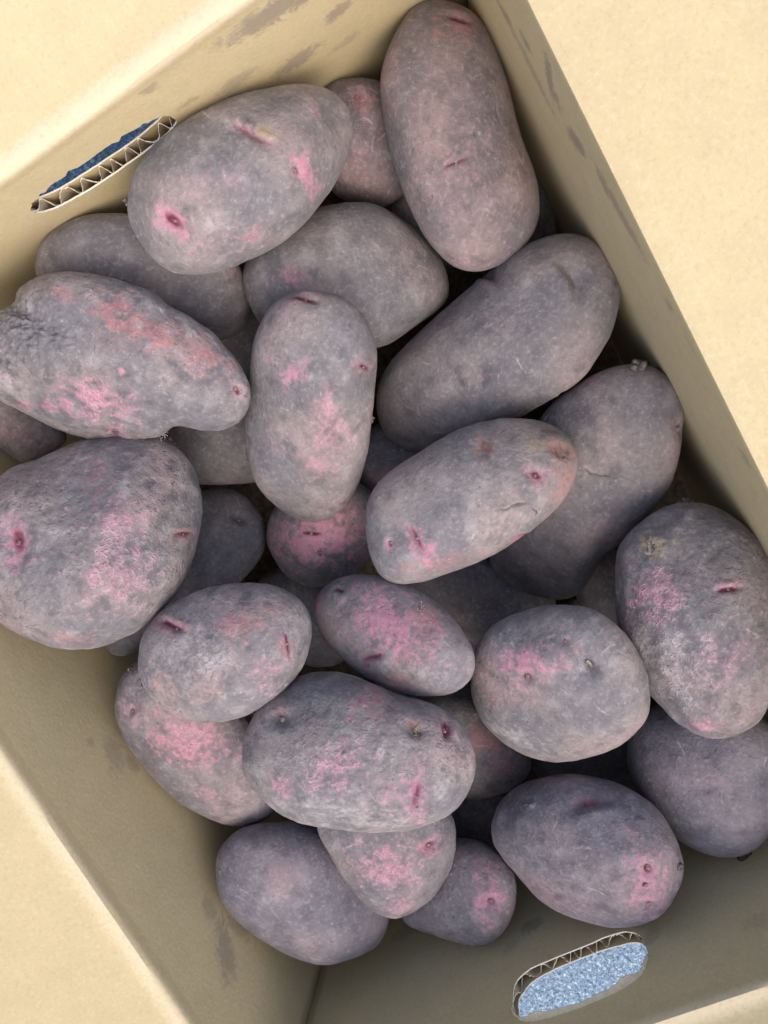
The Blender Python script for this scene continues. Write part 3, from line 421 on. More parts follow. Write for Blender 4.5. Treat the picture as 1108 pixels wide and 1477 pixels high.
  ring=[45.4, 44.2, 42.5, 40.5, 38.5, 36.4, 34.6, 32.9, 31.4, 30.2, 29.2, 28.3, 27.7, 27.2, 26.9, 26.8, 26.8, 27.0, 27.4, 27.9, 28.6, 29.5, 30.5, 31.8, 33.2, 34.7, 36.4, 38.1, 39.6, 40.9, 41.8, 42.0, 41.7, 40.8, 39.5, 37.9, 36.3, 34.7, 33.1, 31.8, 30.6, 29.6, 28.8, 28.1, 27.6, 27.3, 27.2, 27.2, 27.4, 27.7, 28.2, 28.9, 29.8, 30.9, 32.2, 33.8, 35.5, 37.3, 39.4, 41.4, 43.3, 44.8, 45.8, 46.0],
  thick=[6.8, 3.3, 23.6],
  marks=[],
  bits=[]),
 dict(key=31, loc=[0.1816, -0.04, 0.0606], quat=[0.8108, -0.0577, -0.2379, 0.5317],
  ring=[29.6, 29.1, 28.8, 28.4, 28.1, 27.9, 27.8, 27.7, 27.7, 27.7, 27.8, 28.0, 28.2, 28.5, 28.8, 29.1, 29.4, 29.8, 30.1, 30.4, 30.6, 30.8, 30.9, 30.9, 30.7, 30.6, 30.3, 30.0, 29.6, 29.2, 28.8, 28.4, 28.0, 27.6, 27.3, 27.1, 26.9, 26.8, 26.8, 26.8, 26.9, 27.1, 27.3, 27.6, 28.0, 28.4, 28.9, 29.4, 29.9, 30.4, 30.9, 31.4, 31.8, 32.1, 32.4, 32.5, 32.5, 32.3, 32.1, 31.8, 31.4, 31.0, 30.5, 30.0],
  thick=[7.9, 5.5, 20.0],
  marks=[],
  bits=[]),
 dict(key=32, loc=[-0.0364, 0.0324, 0.0495], quat=[0.7284, -0.1926, 0.0365, 0.6565],
  ring=[33.6, 33.3, 32.7, 32.0, 31.0, 30.0, 29.0, 28.0, 27.1, 26.3, 25.6, 25.0, 24.5, 24.1, 23.9, 23.7, 23.7, 23.8, 24.1, 24.4, 24.8, 25.4, 26.1, 26.9, 27.8, 28.8, 29.9, 30.9, 32.0, 32.8, 33.5, 34.0, 34.1, 33.8, 33.3, 32.5, 31.6, 30.5, 29.5, 28.5, 27.5, 26.7, 25.9, 25.3, 24.8, 24.4, 24.1, 24.0, 23.9, 24.0, 24.2, 24.5, 24.9, 25.5, 26.1, 26.9, 27.8, 28.7, 29.7, 30.7, 31.7, 32.5, 33.1, 33.5],
  thick=[-3.4, -2.7, 20.8],
  marks=[('red', -22.7, -7.8, 11.8, 7.9, -23, 0.6)],
  bits=[]),
 dict(key=33, loc=[-0.1384, 0.1039, 0.04], quat=[0.9669, 0.0463, 0.2183, 0.124],
  ring=[26.1, 25.9, 25.6, 25.0, 24.4, 23.7, 22.9, 22.2, 21.6, 20.9, 20.4, 20.0, 19.7, 19.4, 19.3, 19.2, 19.2, 19.3, 19.6, 19.9, 20.3, 20.7, 21.3, 22.0, 22.8, 23.6, 24.5, 25.4, 26.2, 26.9, 27.4, 27.6, 27.6, 27.3, 26.8, 26.0, 25.2, 24.3, 23.4, 22.5, 21.7, 20.9, 20.3, 19.8, 19.4, 19.0, 18.8, 18.6, 18.6, 18.6, 18.8, 19.0, 19.3, 19.7, 20.2, 20.8, 21.4, 22.2, 22.9, 23.7, 24.5, 25.1, 25.6, 26.0],
  thick=[-5.1, 2.1, 16.7],
  marks=[],
  bits=[]),
 dict(key=34, loc=[-0.1243, 0.1485, 0.0254], quat=[-0.9819, -0.1714, -0.0442, -0.0678],
  ring=[27.3, 27.0, 26.3, 25.4, 24.5, 23.5, 22.5, 21.6, 20.8, 20.2, 19.6, 19.1, 18.7, 18.5, 18.3, 18.3, 18.3, 18.5, 18.7, 19.1, 19.6, 20.1, 20.8, 21.7, 22.6, 23.6, 24.6, 25.7, 26.7, 27.4, 28.0, 28.2, 27.9, 27.3, 26.5, 25.4, 24.3, 23.2, 22.1, 21.2, 20.3, 19.6, 18.9, 18.4, 18.0, 17.7, 17.6, 17.5, 17.5, 17.6, 17.8, 18.2, 18.6, 19.1, 19.8, 20.6, 21.4, 22.4, 23.4, 24.5, 25.5, 26.4, 27.0, 27.4],
  thick=[0.3, 4.0, 15.9],
  marks=[],
  bits=[]),
 dict(key=35, loc=[0.025, -0.0808, 0.0288], quat=[-0.9935, 0.005, 0.0024, -0.1136],
  ring=[37.2, 37.4, 37.3, 37.0, 36.6, 36.0, 35.3, 34.5, 33.8, 33.0, 32.3, 31.7, 31.1, 30.7, 30.4, 30.1, 30.0, 29.9, 30.0, 30.2, 30.5, 30.9, 31.4, 31.9, 32.6, 33.4, 34.2, 34.9, 35.7, 36.4, 37.0, 37.5, 37.7, 37.7, 37.5, 37.1, 36.5, 35.8, 35.0, 34.1, 33.3, 32.5, 31.7, 31.0, 30.4, 29.9, 29.6, 29.3, 29.1, 29.1, 29.1, 29.3, 29.6, 30.0, 30.4, 31.0, 31.7, 32.5, 33.3, 34.1, 34.9, 35.7, 36.4, 36.9],
  thick=[-2.7, 9.7, 22.5],
  marks=[],
  bits=[]),
 dict(key=37, loc=[-0.171, 0.0973, 0.0243], quat=[0.9983, 0.0126, 0.0069, 0.0569],
  ring=[22.4, 22.2, 21.8, 21.3, 20.9, 20.4, 19.9, 19.4, 19.0, 18.6, 18.3, 18.0, 17.9, 17.7, 17.7, 17.7, 17.8, 18.0, 18.2, 18.5, 18.8, 19.2, 19.7, 20.2, 20.7, 21.3, 21.8, 22.2, 22.6, 22.9, 23.0, 22.9, 22.7, 22.4, 21.9, 21.4, 20.9, 20.3, 19.8, 19.3, 18.8, 18.4, 18.1, 17.8, 17.6, 17.4, 17.4, 17.4, 17.4, 17.6, 17.8, 18.0, 18.4, 18.8, 19.2, 19.7, 20.2, 20.7, 21.3, 21.7, 22.1, 22.4, 22.5, 22.5],
  thick=[2.9, 0.3, 15.7],
  marks=[],
  bits=[]),
 dict(key=38, loc=[-0.1364, -0.028, 0.0243], quat=[0.9709, 0.0023, 0.0024, -0.2395],
  ring=[29.8, 29.9, 29.7, 29.4, 28.8, 28.2, 27.4, 26.7, 25.9, 25.2, 24.6, 24.0, 23.5, 23.2, 22.9, 22.7, 22.6, 22.6, 22.7, 22.9, 23.2, 23.6, 24.1, 24.7, 25.3, 26.1, 26.9, 27.7, 28.5, 29.3, 30.0, 30.4, 30.7, 30.8, 30.5, 30.1, 29.4, 28.7, 27.8, 27.0, 26.1, 25.4, 24.6, 24.0, 23.5, 23.0, 22.7, 22.4, 22.3, 22.2, 22.3, 22.5, 22.7, 23.1, 23.5, 24.0, 24.6, 25.3, 26.1, 26.9, 27.6, 28.4, 29.0, 29.5],
  thick=[-0.5, 5.8, 18.5],
  marks=[],
  bits=[]),
 dict(key=40, loc=[-0.016, 0.0035, 0.025], quat=[-0.6163, -0.0006, 0.0002, -0.7875],
  ring=[33.2, 32.9, 32.3, 31.4, 30.4, 29.2, 28.1, 27.0, 26.0, 25.1, 24.3, 23.6, 23.1, 22.7, 22.4, 22.2, 22.1, 22.2, 22.4, 22.7, 23.1, 23.6, 24.3, 25.0, 25.9, 26.9, 27.9, 28.9, 30.0, 30.9, 31.5, 32.0, 32.1, 31.8, 31.2, 30.4, 29.4, 28.3, 27.3, 26.3, 25.3, 24.5, 23.8, 23.2, 22.7, 22.4, 22.1, 22.0, 22.0, 22.1, 22.3, 22.7, 23.1, 23.7, 24.4, 25.3, 26.3, 27.3, 28.4, 29.6, 30.7, 31.8, 32.5, 33.0],
  thick=[4.7, 1.5, 19.2],
  marks=[],
  bits=[]),
 dict(key=41, loc=[0.1161, 0.0852, 0.0251], quat=[-0.9722, -0.0005, -0.0002, -0.2341],
  ring=[29.0, 29.2, 29.3, 29.2, 28.8, 28.4, 27.7, 27.0, 26.3, 25.6, 24.9, 24.3, 23.8, 23.3, 22.9, 22.6, 22.5, 22.3, 22.3, 22.4, 22.6, 22.8, 23.2, 23.6, 24.1, 24.7, 25.4, 26.1, 26.8, 27.5, 28.1, 28.7, 29.0, 29.2, 29.2, 29.0, 28.6, 28.0, 27.3, 26.6, 25.8, 25.1, 24.4, 23.8, 23.2, 22.8, 22.4, 22.1, 21.9, 21.8, 21.8, 21.9, 22.0, 22.3, 22.7, 23.1, 23.7, 24.3, 25.0, 25.7, 26.4, 27.2, 27.9, 28.5],
  thick=[-6.1, 4.0, 17.6],
  marks=[],
  bits=[]),
 dict(key=42, loc=[0.1119, -0.0384, 0.0252], quat=[-0.9796, 0.0056, 0.0021, -0.2011],
  ring=[37.7, 38.0, 37.8, 37.3, 36.5, 35.6, 34.4, 33.3, 32.2, 31.1, 30.1, 29.3, 28.5, 28.0, 27.5, 27.2, 27.0, 26.9, 27.0, 27.2, 27.6, 28.1, 28.6, 29.4, 30.2, 31.2, 32.3, 33.5, 34.6, 35.7, 36.7, 37.5, 37.9, 38.0, 37.7, 37.1, 36.2, 35.1, 33.9, 32.7, 31.6, 30.5, 29.5, 28.6, 27.9, 27.3, 26.8, 26.5, 26.3, 26.2, 26.3, 26.5, 26.9, 27.3, 27.9, 28.7, 29.5, 30.5, 31.6, 32.8, 34.0, 35.2, 36.3, 37.1],
  thick=[-4.9, 8.5, 19.8],
  marks=[],
  bits=[]),
]
SMUDGES = {
 'NW': [(-0.21, 0.092, 0.1865, 0.0, 0.0109, -0.0142, 0.0, -0.002, -0.008, 1), (-0.21, 0.0868, 0.1392, 0.0, 0.0095, -0.003, 0.0, -0.0004, -0.0066, 0.9), (-0.21, 0.1102, 0.155, 0.0, 0.0063, -0.0014, 0.0, 0.0001, -0.0052, 0.9), (-0.21, 0.0389, 0.196, 0.0, 0.004, -0.0002, 0.0, -0.0008, -0.0042, 0.7), (-0.21, 0.044, 0.1668, 0.0, 0.0048, -0.0011, 0.0, -0.0005, -0.0025, 0.6), (-0.21, 0.0629, 0.1572, 0.0, 0.0081, -0.0018, 0.0, -0.0006, -0.0053, 0.6), (-0.21, 0.082, 0.192, 0.0, 0.0027, -0.0043, 0.0, -0.0015, -0.0042, 0.8), (-0.21, 0.1083, 0.1256, 0.0, 0.0074, -0.0017, 0.0, 0.0001, -0.0039, 0.5), (-0.21, -0.0112, 0.1104, 0.0, 0.0064, -0.0014, 0.0, -0.0058, -0.0189, 0.5)],
 'NE': [(-0.1412, 0.1633, 0.183, 0.003, -0.0, 0.0009, -0.0027, 0.0, -0.0127, 0.9), (-0.1364, 0.1633, 0.1764, 0.0011, 0.0, 0.005, 0.0051, -0.0, -0.0007, 0.8), (-0.1186, 0.1633, 0.1744, 0.0014, 0.0, 0.0088, 0.0051, 0.0, -0.0022, 1), (-0.1584, 0.1633, 0.1726, 0.0011, 0.0, 0.0038, 0.0032, 0.0, -0.0023, 0.8), (-0.1743, 0.1633, 0.1605, 0.0019, 0.0, 0.0054, 0.0022, 0.0, -0.0039, 0.8), (-0.1005, 0.1633, 0.1843, 0.0003, -0.0, 0.0036, 0.0059, -0.0, 0.0008, 0.9), (-0.089, 0.1633, 0.1889, 0.0011, 0.0, 0.0073, 0.0019, 0.0, -0.0054, 0.8), (-0.1533, 0.1633, 0.16, 0.0025, 0.0, 0.0074, 0.0005, -0.0, -0.0051, 0.6), (-0.0357, 0.1633, 0.199, -0.0006, -0.0, 0.0045, 0.0048, 0.0, 0.0007, 0.6), (-0.0521, 0.1633, 0.1934, -0.0003, 0.0, 0.0035, 0.0034, 0.0, 0.0005, 0.6), (0.0115, 0.1633, 0.2001, -0.0027, 0.0, 0.009, 0.0042, 0.0, -0.0004, 0.6), (-0.0323, 0.1633, 0.0929, -0.0028, 0.0, 0.0244, 0.0072, 0.0, 0.001, 0.4)],
 'SW': [(0.1361, -0.1633, 0.1573, 0.0075, 0.0, -0.005, 0.0007, 0.0, 0.0123, 0.85), (0.139, -0.1633, 0.1385, 0.0092, 0.0, -0.0098, 0.0022, 0.0, 0.0038, 0.6), (0.004, -0.1633, 0.1546, 0.0013, 0.0, -0.0021, 0.0013, 0.0, 0.0014, 0.6), (0.0181, -0.1633, 0.1446, 0.0013, 0.0, -0.0076, 0.0096, 0.0, -0.0004, 0.6), (0.0285, -0.1633, 0.1369, 0.0031, 0.0, -0.0047, 0.0034, 0.0, 0.0042, 0.6), (-0.0352, -0.1633, 0.0988, 0.0056, 0.0, -0.0123, 0.0037, 0.0, 0.0042, 0.7), (0.1149, -0.1633, 0.1492, 0.0041, 0.0, -0.0045, 0.0038, 0.0, 0.0059, 0.6), (-0.0071, -0.1633, 0.0368, 0.0033, 0.0, -0.0072, 0.0033, 0.0, 0.0045, 0.3)],
 'SE': [(0.21, -0.0217, 0.1255, 0.0, 0.0052, 0.0024, 0.0, -0.0003, 0.0053, 0.8), (0.21, -0.0356, 0.1355, 0.0, 0.004, 0.0017, 0.0, -0.0001, 0.0037, 0.4), (0.21, 0.0863, 0.1734, 0.0, 0.006, -0.0001, 0.0, -0.0003, 0.0046, 0.35), (0.21, -0.1016, 0.0914, 0.0, 0.01, 0.0046, 0.0, 0.0008, 0.007, 0.5), (0.21, 0.039, 0.1603, 0.0, 0.003, 0.0021, 0.0, -0.0025, 0.0066, 0.45)],
}
CRUMB = [0.2085, 0.094, 0.132]

# ------------------------------------------------------------------ ground
g = 6.0
me = mesh_from('ground', [(-g, -g, -0.007), (g, -g, -0.007), (g, g, -0.007), (-g, g, -0.007)], [(0, 1, 2, 3)], [ground_material()])
tag(link('ground', me), kind='structure')

# ------------------------------------------------------------------ the cardboard box
LX, WY, HB, TH = 0.42, 0.3265, 0.205, 0.0068
box = bpy.data.objects.new('cardboard_box', None)
COL.objects.link(box)
tag(box, 'open brown corrugated cardboard box with cut hand holes, filled with potatoes', 'box')

WALLS = {  # inner plane point, along-wall axis, outward axis, length
    'NW': (Vector((-LX / 2, 0, 0)), Vector((0, 1, 0)), Vector((-1, 0, 0)), WY),
    'SE': (Vector((LX / 2, 0, 0)), Vector((0, 1, 0)), Vector((1, 0, 0)), WY),
    'NE': (Vector((0, WY / 2, 0)), Vector((1, 0, 0)), Vector((0, 1, 0)), LX),
    'SW': (Vector((0, -WY / 2, 0)), Vector((1, 0, 0)), Vector((0, -1, 0)), LX),
}
HOLE_Z, HOLE_H, HOLE_L = HB - 0.0375, 0.0162, 0.0350

def hole_outline(rnd, jit, grow=0.0, n=88, lens=False):
    """slightly wobbly stadium (s, z) of the hand hole"""
    pts = []
    r = 0.0135
    hl, hh = HOLE_L + grow, HOLE_H + grow
    ph = [rnd.uniform(0, 6.28) for _ in range(3)]
    for i in range(n):
        t = 2 * math.pi * i / n
        c, s = math.cos(t), math.sin(t)
        # rounded rectangle by superellipse
        e = 2.0 / 4.2
        x = hl * math.copysign(abs(c) ** e, c)
        z = hh * math.copysign(abs(s) ** (2.0 / 2.8), s)
        if lens:          # pressed-in hole: flat bottom edge, arched top edge
            x = hl * math.copysign(abs(c) ** 0.72, c)
            z = hh * (0.62 * abs(s) ** 1.0 + 0.05 * math.sin(23 * t) * s + 0.04 * math.sin(37 * t + 1) * s if s > 0 else -0.95 * abs(s) ** 0.62)
        w = jit * (math.sin(5 * t + ph[0]) + 0.7 * math.sin(9 * t + ph[1]) + rnd.uniform(-0.8, 0.8))
        pts.append((x + w * c, HOLE_Z + z + w * s - 0.045 * x))
    return pts

def liner(wall, o0, o1, half, z0, z1, hole, fillet):
    """one paper face of a corrugated wall as a thin solid sheet with an optional hole"""
    P, A, Nn, _ = WALLS[wall]
    bm = bmesh.new()
    def pt(s, z, o):
        return P + A * s + Nn * o + Vector((0, 0, z))
    flat = half - (0.006 if fillet else 0.0)
    outer = [(-flat, z0), (flat, z0), (flat, z1), (-flat, z1)]
    vo = [bm.verts.new((s, z, 0)) for s, z in outer]
    ed = [bm.edges.new((vo[i], vo[(i + 1) % 4])) for i in range(4)]
    if hole:
        vh = [bm.verts.new((s, z, 0)) for s, z in hole]
        ed += [bm.edges.new((vh[i], vh[(i + 1) % len(vh)])) for i in range(len(vh))]
    bmesh.ops.triangle_fill(bm, use_beauty=True, use_dissolve=False, edges=ed)
    bm.verts.index_update()
    sz = [(v.co.x, v.co.y) for v in bm.verts]
    tri = [[v.index for v in f.verts] for f in bm.faces]
    bnd = [(e.verts[0].index, e.verts[1].index, all(v.index >= 4 for v in e.verts)) for e in bm.edges if len(e.link_faces) == 1]
    bm.free()
    nv = len(sz)
    verts = [pt(s, z, o0) for s, z in sz] + [pt(s, z, o1) for s, z in sz]
    faces, fm = [], []
    for f in tri:
        a, b, c = (verts[k] for k in f)
        if (b - a).cross(c - a).dot(Nn) > 0:
            f = f[::-1]
        faces.append(f); fm.append(0)
        faces.append([k + nv for k in f[::-1]]); fm.append(0)
    for a, b, is_hole in bnd:
        faces.append([a, b, b + nv, a + nv]); fm.append(1 if is_hole else 0)
    if fillet:   # the bent board at the box corner: an arc a few millimetres wide on each side
        for sg in (-1, 1):
            base = len(verts)
            path = [(flat, 0.0), (flat + 0.0015, 0.0002), (flat + 0.0035, 0.0010), (half + 0.0005, 0.0022), (half + 0.0030, 0.0030)]
            K = len(path) - 1
            for s, o in path:
                verts += [pt(sg * s, z0, o0 + o), pt(sg * s, z1, o0 + o)]
            for k in range(K):
                q = [base + 2 * k, base + 2 * k + 2, base + 2 * k + 3, base + 2 * k + 1]
                a, b, c = (verts[j] for j in q[:3])
                if (b - a).cross(c - a).dot(Nn) > 0:
                    q = q[::-1]
                faces.append(q); fm.append(0)
    return verts, faces, fm

def flute_sheet(wall, lo, hi, rnd):
    """the wavy middle paper around the hand hole, cut where the hole is"""
    P, A, Nn, _ = WALLS[wall]
    pitch, t = 0.0080, 0.00052
    verts, faces, fm = [], [], []
    M = 150
    prev = {}
    for i in range(M + 1):
        s = -HOLE_L - 0.004 + (2 * HOLE_L + 0.008) * i / M
        ph = 2 * math.pi * s / pitch + 0.8 + 1.0 * math.sin(s * 150) + 0.7 * math.sin(s * 410 + 1)
        wv = math.sin(ph + 0.35 * math.sin(ph))
        wv = max(-1, min(1, wv * (1.15 + 0.2 * math.sin(s * 210))))
        mid = TH / 2 + (TH / 2 - 0.00085) * wv + rnd.uniform(-1, 1) * 0.00008
        zc = lo(s)
        for side, (za, zb) in (('low', (zc - 0.030, zc - 0.0004 + rnd.uniform(-0.0007, 0.0005) + 0.0005 * math.sin(s * 900))), ('high', (hi(s) + 0.0003, hi(s) + 0.012))):
            b = len(verts)
            for o in (mid - t / 2, mid + t / 2):
                for z in (za, zb):
                    verts.append(P + A * s + Nn * o + Vector((0, 0, z)))
            if side in prev:
                a = prev[side]
                faces += [[a, b, b + 1, a + 1], [a + 3, b + 3, b + 2, a + 2], [a + 1, b + 1, b + 3, a + 3], [a + 2, b + 2, b, a]]
                fm += [0, 0, 1, 1]
            prev[side] = b
    return verts, faces, fm

def interp_edge(outline, upper):
    pts = sorted([(s, z) for s, z in outline if (z > HOLE_Z - 0.045 * s) == upper])
    xs, zs = [q[0] for q in pts], [q[1] for q in pts]
    mid = lambda s: HOLE_Z - 0.045 * s
    def f(s):
        if s <= xs[0] or s >= xs[-1]:
            return mid(s)
        return float(np.interp(s, xs, zs))
    return f

rnd = random.Random(5)
for wname in ('NW', 'NE', 'SE', 'SW'):
    P, A, Nn, ln = WALLS[wname]
    has_hole = wname in ('NW', 'SE')
    mat = cardboard_material('cardboard_inside_' + wname.lower(), SMUDGES[wname])
    ho = hole_outline(rnd, 0.00030, lens=wname == 'NW') if has_hole else None
    v, f, fm = liner(wname, 0.0, 0.0007, ln / 2, 0.0, HB - 0.004, ho, True)
    w = link('wall', mesh_from('wall', v, f, [mat, CUT], fm), box)
    ho2 = hole_outline(rnd, 0.0003, -0.0004, lens=wname == 'NW') if has_hole else None
    v, f, fm = liner(wname, TH - 0.0007, TH, ln / 2 + TH, 0.0, HB - 0.002, ho2, False)
    link('outer_liner', mesh_from('outer_liner', v, f, [CARD, CUT], fm), w)
    if has_hole:
        v, f, fm = flute_sheet(wname, interp_edge(ho, False), interp_edge(ho, True), rnd)
        link('flute', mesh_from('flute', v, f, [FLUTE, CUT], fm), w)
        lipk = 1.15
        # ragged lip of torn liner along the upper edge of the hole
        up = sorted([q for q in ho if q[1] > HOLE_Z - 0.045 * q[0] + 0.004])
        verts, faces = [], []
        for k, (s, z) in enumerate(up):
            e = math.sin(math.pi * k / (len(up) - 1)) ** 0.5
            dr = lipk * (0.0016 + 0.0014 * rnd.random() + 0.0012 * math.sin(k * 0.55)) * e
            for o, dz in ((0.0006, 0.0016 * e), (-0.0008, 0.0014), (-0.0010 - dr, 0.0010 + 0.25 * dr), (-0.0011 - dr, 0.0005 + 0.25 * dr), (-0.0008, 0.0004), (0.0006, 0.0002)):
                verts.append(P + A * s + Nn * o + Vector((0, 0, z + dz)))
            if k:
                b = 6 * k
                for j in range(6):
                    j2 = (j + 1) % 6
                    faces.append([b - 6 + j, b - 6 + j2, b + j2, b + j])
        if wname == 'SE':
            link('torn_paper', mesh_from('torn_paper', verts, faces, [TORN]), w)

FLAP_ANGLE = {'NW': 8, 'NE': 6, 'SW': 40, 'SE': 42}
for wname in ('NW', 'NE', 'SE', 'SW'):
    P, A, Nn, ln = WALLS[wname]
    ang = math.radians(FLAP_ANGLE[wname])
    ca, sa = math.cos(ang), math.sin(ang)
    wk = {'NW': 1.0, 'NE': 0.15, 'SW': 0.7, 'SE': 0.8}[wname]
    bead = {'NW': 0.4, 'NE': 0.12, 'SW': 0.4, 'SE': 0.4}[wname]
    prof = [(0.0000, -0.0080, 0.0), (-0.0003, -0.0055, 0.15), (-0.0010, -0.0030, 0.55), (-0.0009, -0.0008, 0.9), (0.0002, 0.0012, 1.0), (0.0024, 0.0024, 1.0), (0.0046, 0.0027 + 0.0010 * sa, 0.85)]
    prof = [(o if o > 0 else o * bead, z if z < 0 else z * (0.35 + 0.65 * bead), wv * wk) for o, z, wv in prof]
    bx, bz = prof[-1][0], prof[-1][1]
    prof.append((bx + 0.003 * ca, bz - 0.0008 * bead + 0.003 * sa, 0.35))
    prof.append((bx + 0.006 * ca, bz - 0.0013 * bead + 0.006 * sa, 0.08))
    for k in range(1, 15):
        r = 0.006 + 0.150 * k / 14
        prof.append((bx + r * ca, bz - 0.0013 * bead + r * sa, 0.0))
    S = 40
    ph = [rnd.uniform(0, 6.28) for _ in range(4)]
    verts, wear = [], []
    for i in range(S + 1):
        for k, (o, z, wv) in enumerate(prof):
            far = max(0.0, (o * ca + z * sa) / 0.15)
            half = ln / 2 + (TH * 0.5 if k > 4 else 0) - 0.012 * far
            s = half * (2 * i / S - 1)
            sag = 0.0022 * far * math.sin(s * 9 + ph[0]) + 0.0005 * math.sin(s * 31 + ph[1]) * min(1, far * 6) + 0.0003 * math.sin(s * 55 + ph[2]) * wv
            verts.append(P + A * s + Nn * (o - sag * sa) + Vector((0, 0, HB + z + sag * ca)))
            wear.append(wv)
    K = len(prof)
    n0 = len(verts)
    tv = [(Vector((0, 0, -1)) * ca + Nn * sa) * 0.005 for _ in range(1)][0]
    for i in range(S + 1):
        for k, (o, z, wv) in enumerate(prof):
            c = min(1.0, max(0.0, (o - 0.002) / 0.01))
            tdir = tv if c >= 1 else (tv * c + Nn * 0.0045 * (1 - c))
            verts.append(verts[i * K + k] + tdir)
            wear.append(0.0)
    faces = []
    for i in range(S):
        for k in range(K - 1):
            a, b = i * K + k, (i + 1) * K + k
            q = [a, b, b + 1, a + 1]
            faces.append(q)
            faces.append([n0 + j for j in q[::-1]])
        a, b = i * K + K - 1, (i + 1) * K + K - 1
        faces.append([a, b, n0 + b, n0 + a])
    for i in (0, S):
        for k in range(K - 1):
            a = i * K + k
            faces.append([a, a + 1, n0 + a + 1, n0 + a])
    me = mesh_from('flap', verts, faces, [CARD], None, True)
    at = me.attributes.new('wear', 'FLOAT', 'POINT')
    at.data.foreach_set('value', wear)
    me.shade_smooth() if hasattr(me, 'shade_smooth') else None
    bm = bmesh.new(); bm.from_mesh(me); bmesh.ops.recalc_face_normals(bm, faces=bm.faces)
    for e in bm.edges:
        if len(e.link_faces) == 2 and e.calc_face_angle(0) > 0.9:
            e.smooth = False
    bm.to_mesh(me); bm.free()
    link('flap', me, box)

hx, hy = LX / 2, WY / 2
bv = [(x, y, z) for z in (-0.006, -0.0005) for x, y in ((-hx, -hy), (hx, -hy), (hx, hy), (-hx, hy))]
link('base', mesh_from('base', bv, [(3, 2, 1, 0), (4, 5, 6, 7), (0, 1, 5, 4), (1, 2, 6, 5), (2, 3, 7, 6), (3, 0, 4, 7)], [CARD, GAP_SHADE], [0, 1, 0, 0, 0, 0]), box)

# ------------------------------------------------------------------ potatoes
def unit_sphere(sub):
    bm = bmesh.new()
    bmesh.ops.create_icosphere(bm, subdivisions=sub, radius=1.0)
    v = np.array([x.co[:] for x in bm.verts])
    f = np.array([[x.index for x in q.verts] for q in bm.faces], dtype=np.int32)
    bm.free()
    b = 0.4     # denser towards +z
    z = v[:, 2]; z2 = (z + b) / (1 + b * z)
    k = np.sqrt(np.clip(1 - z2 ** 2, 0, 1)) / np.maximum(np.sqrt(np.clip(1 - z ** 2, 0, 1)), 1e-9)
    v = np.stack([v[:, 0] * k, v[:, 1] * k, z2], 1)
    return v, f

SPH = {7: unit_sphere(7), 6: unit_sphere(6)}

def normals(v, f):
    n = np.cross(v[f[:, 1]] - v[f[:, 0]], v[f[:, 2]] - v[f[:, 0]])
    out = np.zeros_like(v)
    for k in range(3):
        for c in range(3):
            out[:, c] += np.bincount(f[:, k], n[:, c], len(v))
    return out / np.maximum(np.linalg.norm(out, axis=1, keepdims=True), 1e-12)

def field(p, rng, wl, n=26):
    """smooth random field with wavelength about wl (mm)"""
    k = rng.normal(size=(n, 3)); k /= np.linalg.norm(k, axis=1, keepdims=True)
    k *= (2 * np.pi / wl) * rng.uniform(0.7, 1.4, (n, 1))
    return np.cos(p @ k.T + rng.uniform(0, 2 * np.pi, n)).sum(1) * math.sqrt(2.0 / n) * 0.7

def sstep(x, a, b):
    t = np.clip((x - a) / (b - a), 0, 1)
    return t * t * (3 - 2 * t)

def bud_mesh(rng, r, mat, squash=0.7):
    v, f = SPHB
    q = v * r * (1 + 0.28 * field(v, rng, 1.6, 8)[:, None])
    q[:, 2] *= squash
    return mesh_from('bud', q, [list(map(int, t)) for t in f], [mat], None, True)

def tube(verts, faces, path, radii, n=6):
    b0 = len(verts)
    for i, p in enumerate(path):
        t = (path[min(i + 1, len(path) - 1)] - path[max(i - 1, 0)]).normalized()
        u = t.orthogonal().normalized(); w = t.cross(u)
        for k in range(n):
            a = 2 * math.pi * k / n
            verts.append(p + (u * math.cos(a) + w * math.sin(a)) * radii[i])
        if i:
            for k in range(n):
                k2 = (k + 1) % n
                faces.append([b0 + (i - 1) * n + k, b0 + (i - 1) * n + k2, b0 + i * n + k2, b0 + i * n + k])
    faces.append([b0 + k for k in range(n)][::-1])
    faces.append([b0 + (len(path) - 1) * n + k for k in range(n)])

def stub_mesh(rng, r):
    verts, faces = [], []
    for j in range(5):
        p = Vector((rng.uniform(-.6, .6) * r, rng.uniform(-.4, .4) * r, -0.3 * r)); path = [p.copy()]
        dr = Vector((rng.uniform(-.8, .8), rng.uniform(-.8, .8), 0.8)).normalized()
        for k in range(4):
            p = p + dr * r * 0.28
            dr = (dr + Vector(rng.normal(size=3)) * 0.5).normalized()
            path.append(p.copy())
        w = r * rng.uniform(0.25, 0.42)
        tube(verts, faces, path, [w, w * 1.05, w * .9, w * .75, w * .45], 7)
    return mesh_from('stub', verts, faces, [STUB], None, True)

def fibre_mesh(rng, r):
    verts, faces = [], []
    for j in range(7):
        p = Vector((rng.uniform(-.5, .5) * r, rng.uniform(-.3, .3) * r, 0)); path = [p.copy()]
        dr = Vector((rng.uniform(-1, 1), rng.uniform(-1, 1), 0.6)).normalized()
        for k in range(6):
            p = p + dr * r * rng.uniform(0.10, 0.22)
            dr = (dr + Vector(rng.normal(size=3)) * 0.55).normalized()
            path.append(p.copy())
        tube(verts, faces, path, [0.00016] * 6 + [0.00008], 5)
    return mesh_from('fibre', verts, faces, [FIBRE], None, True)

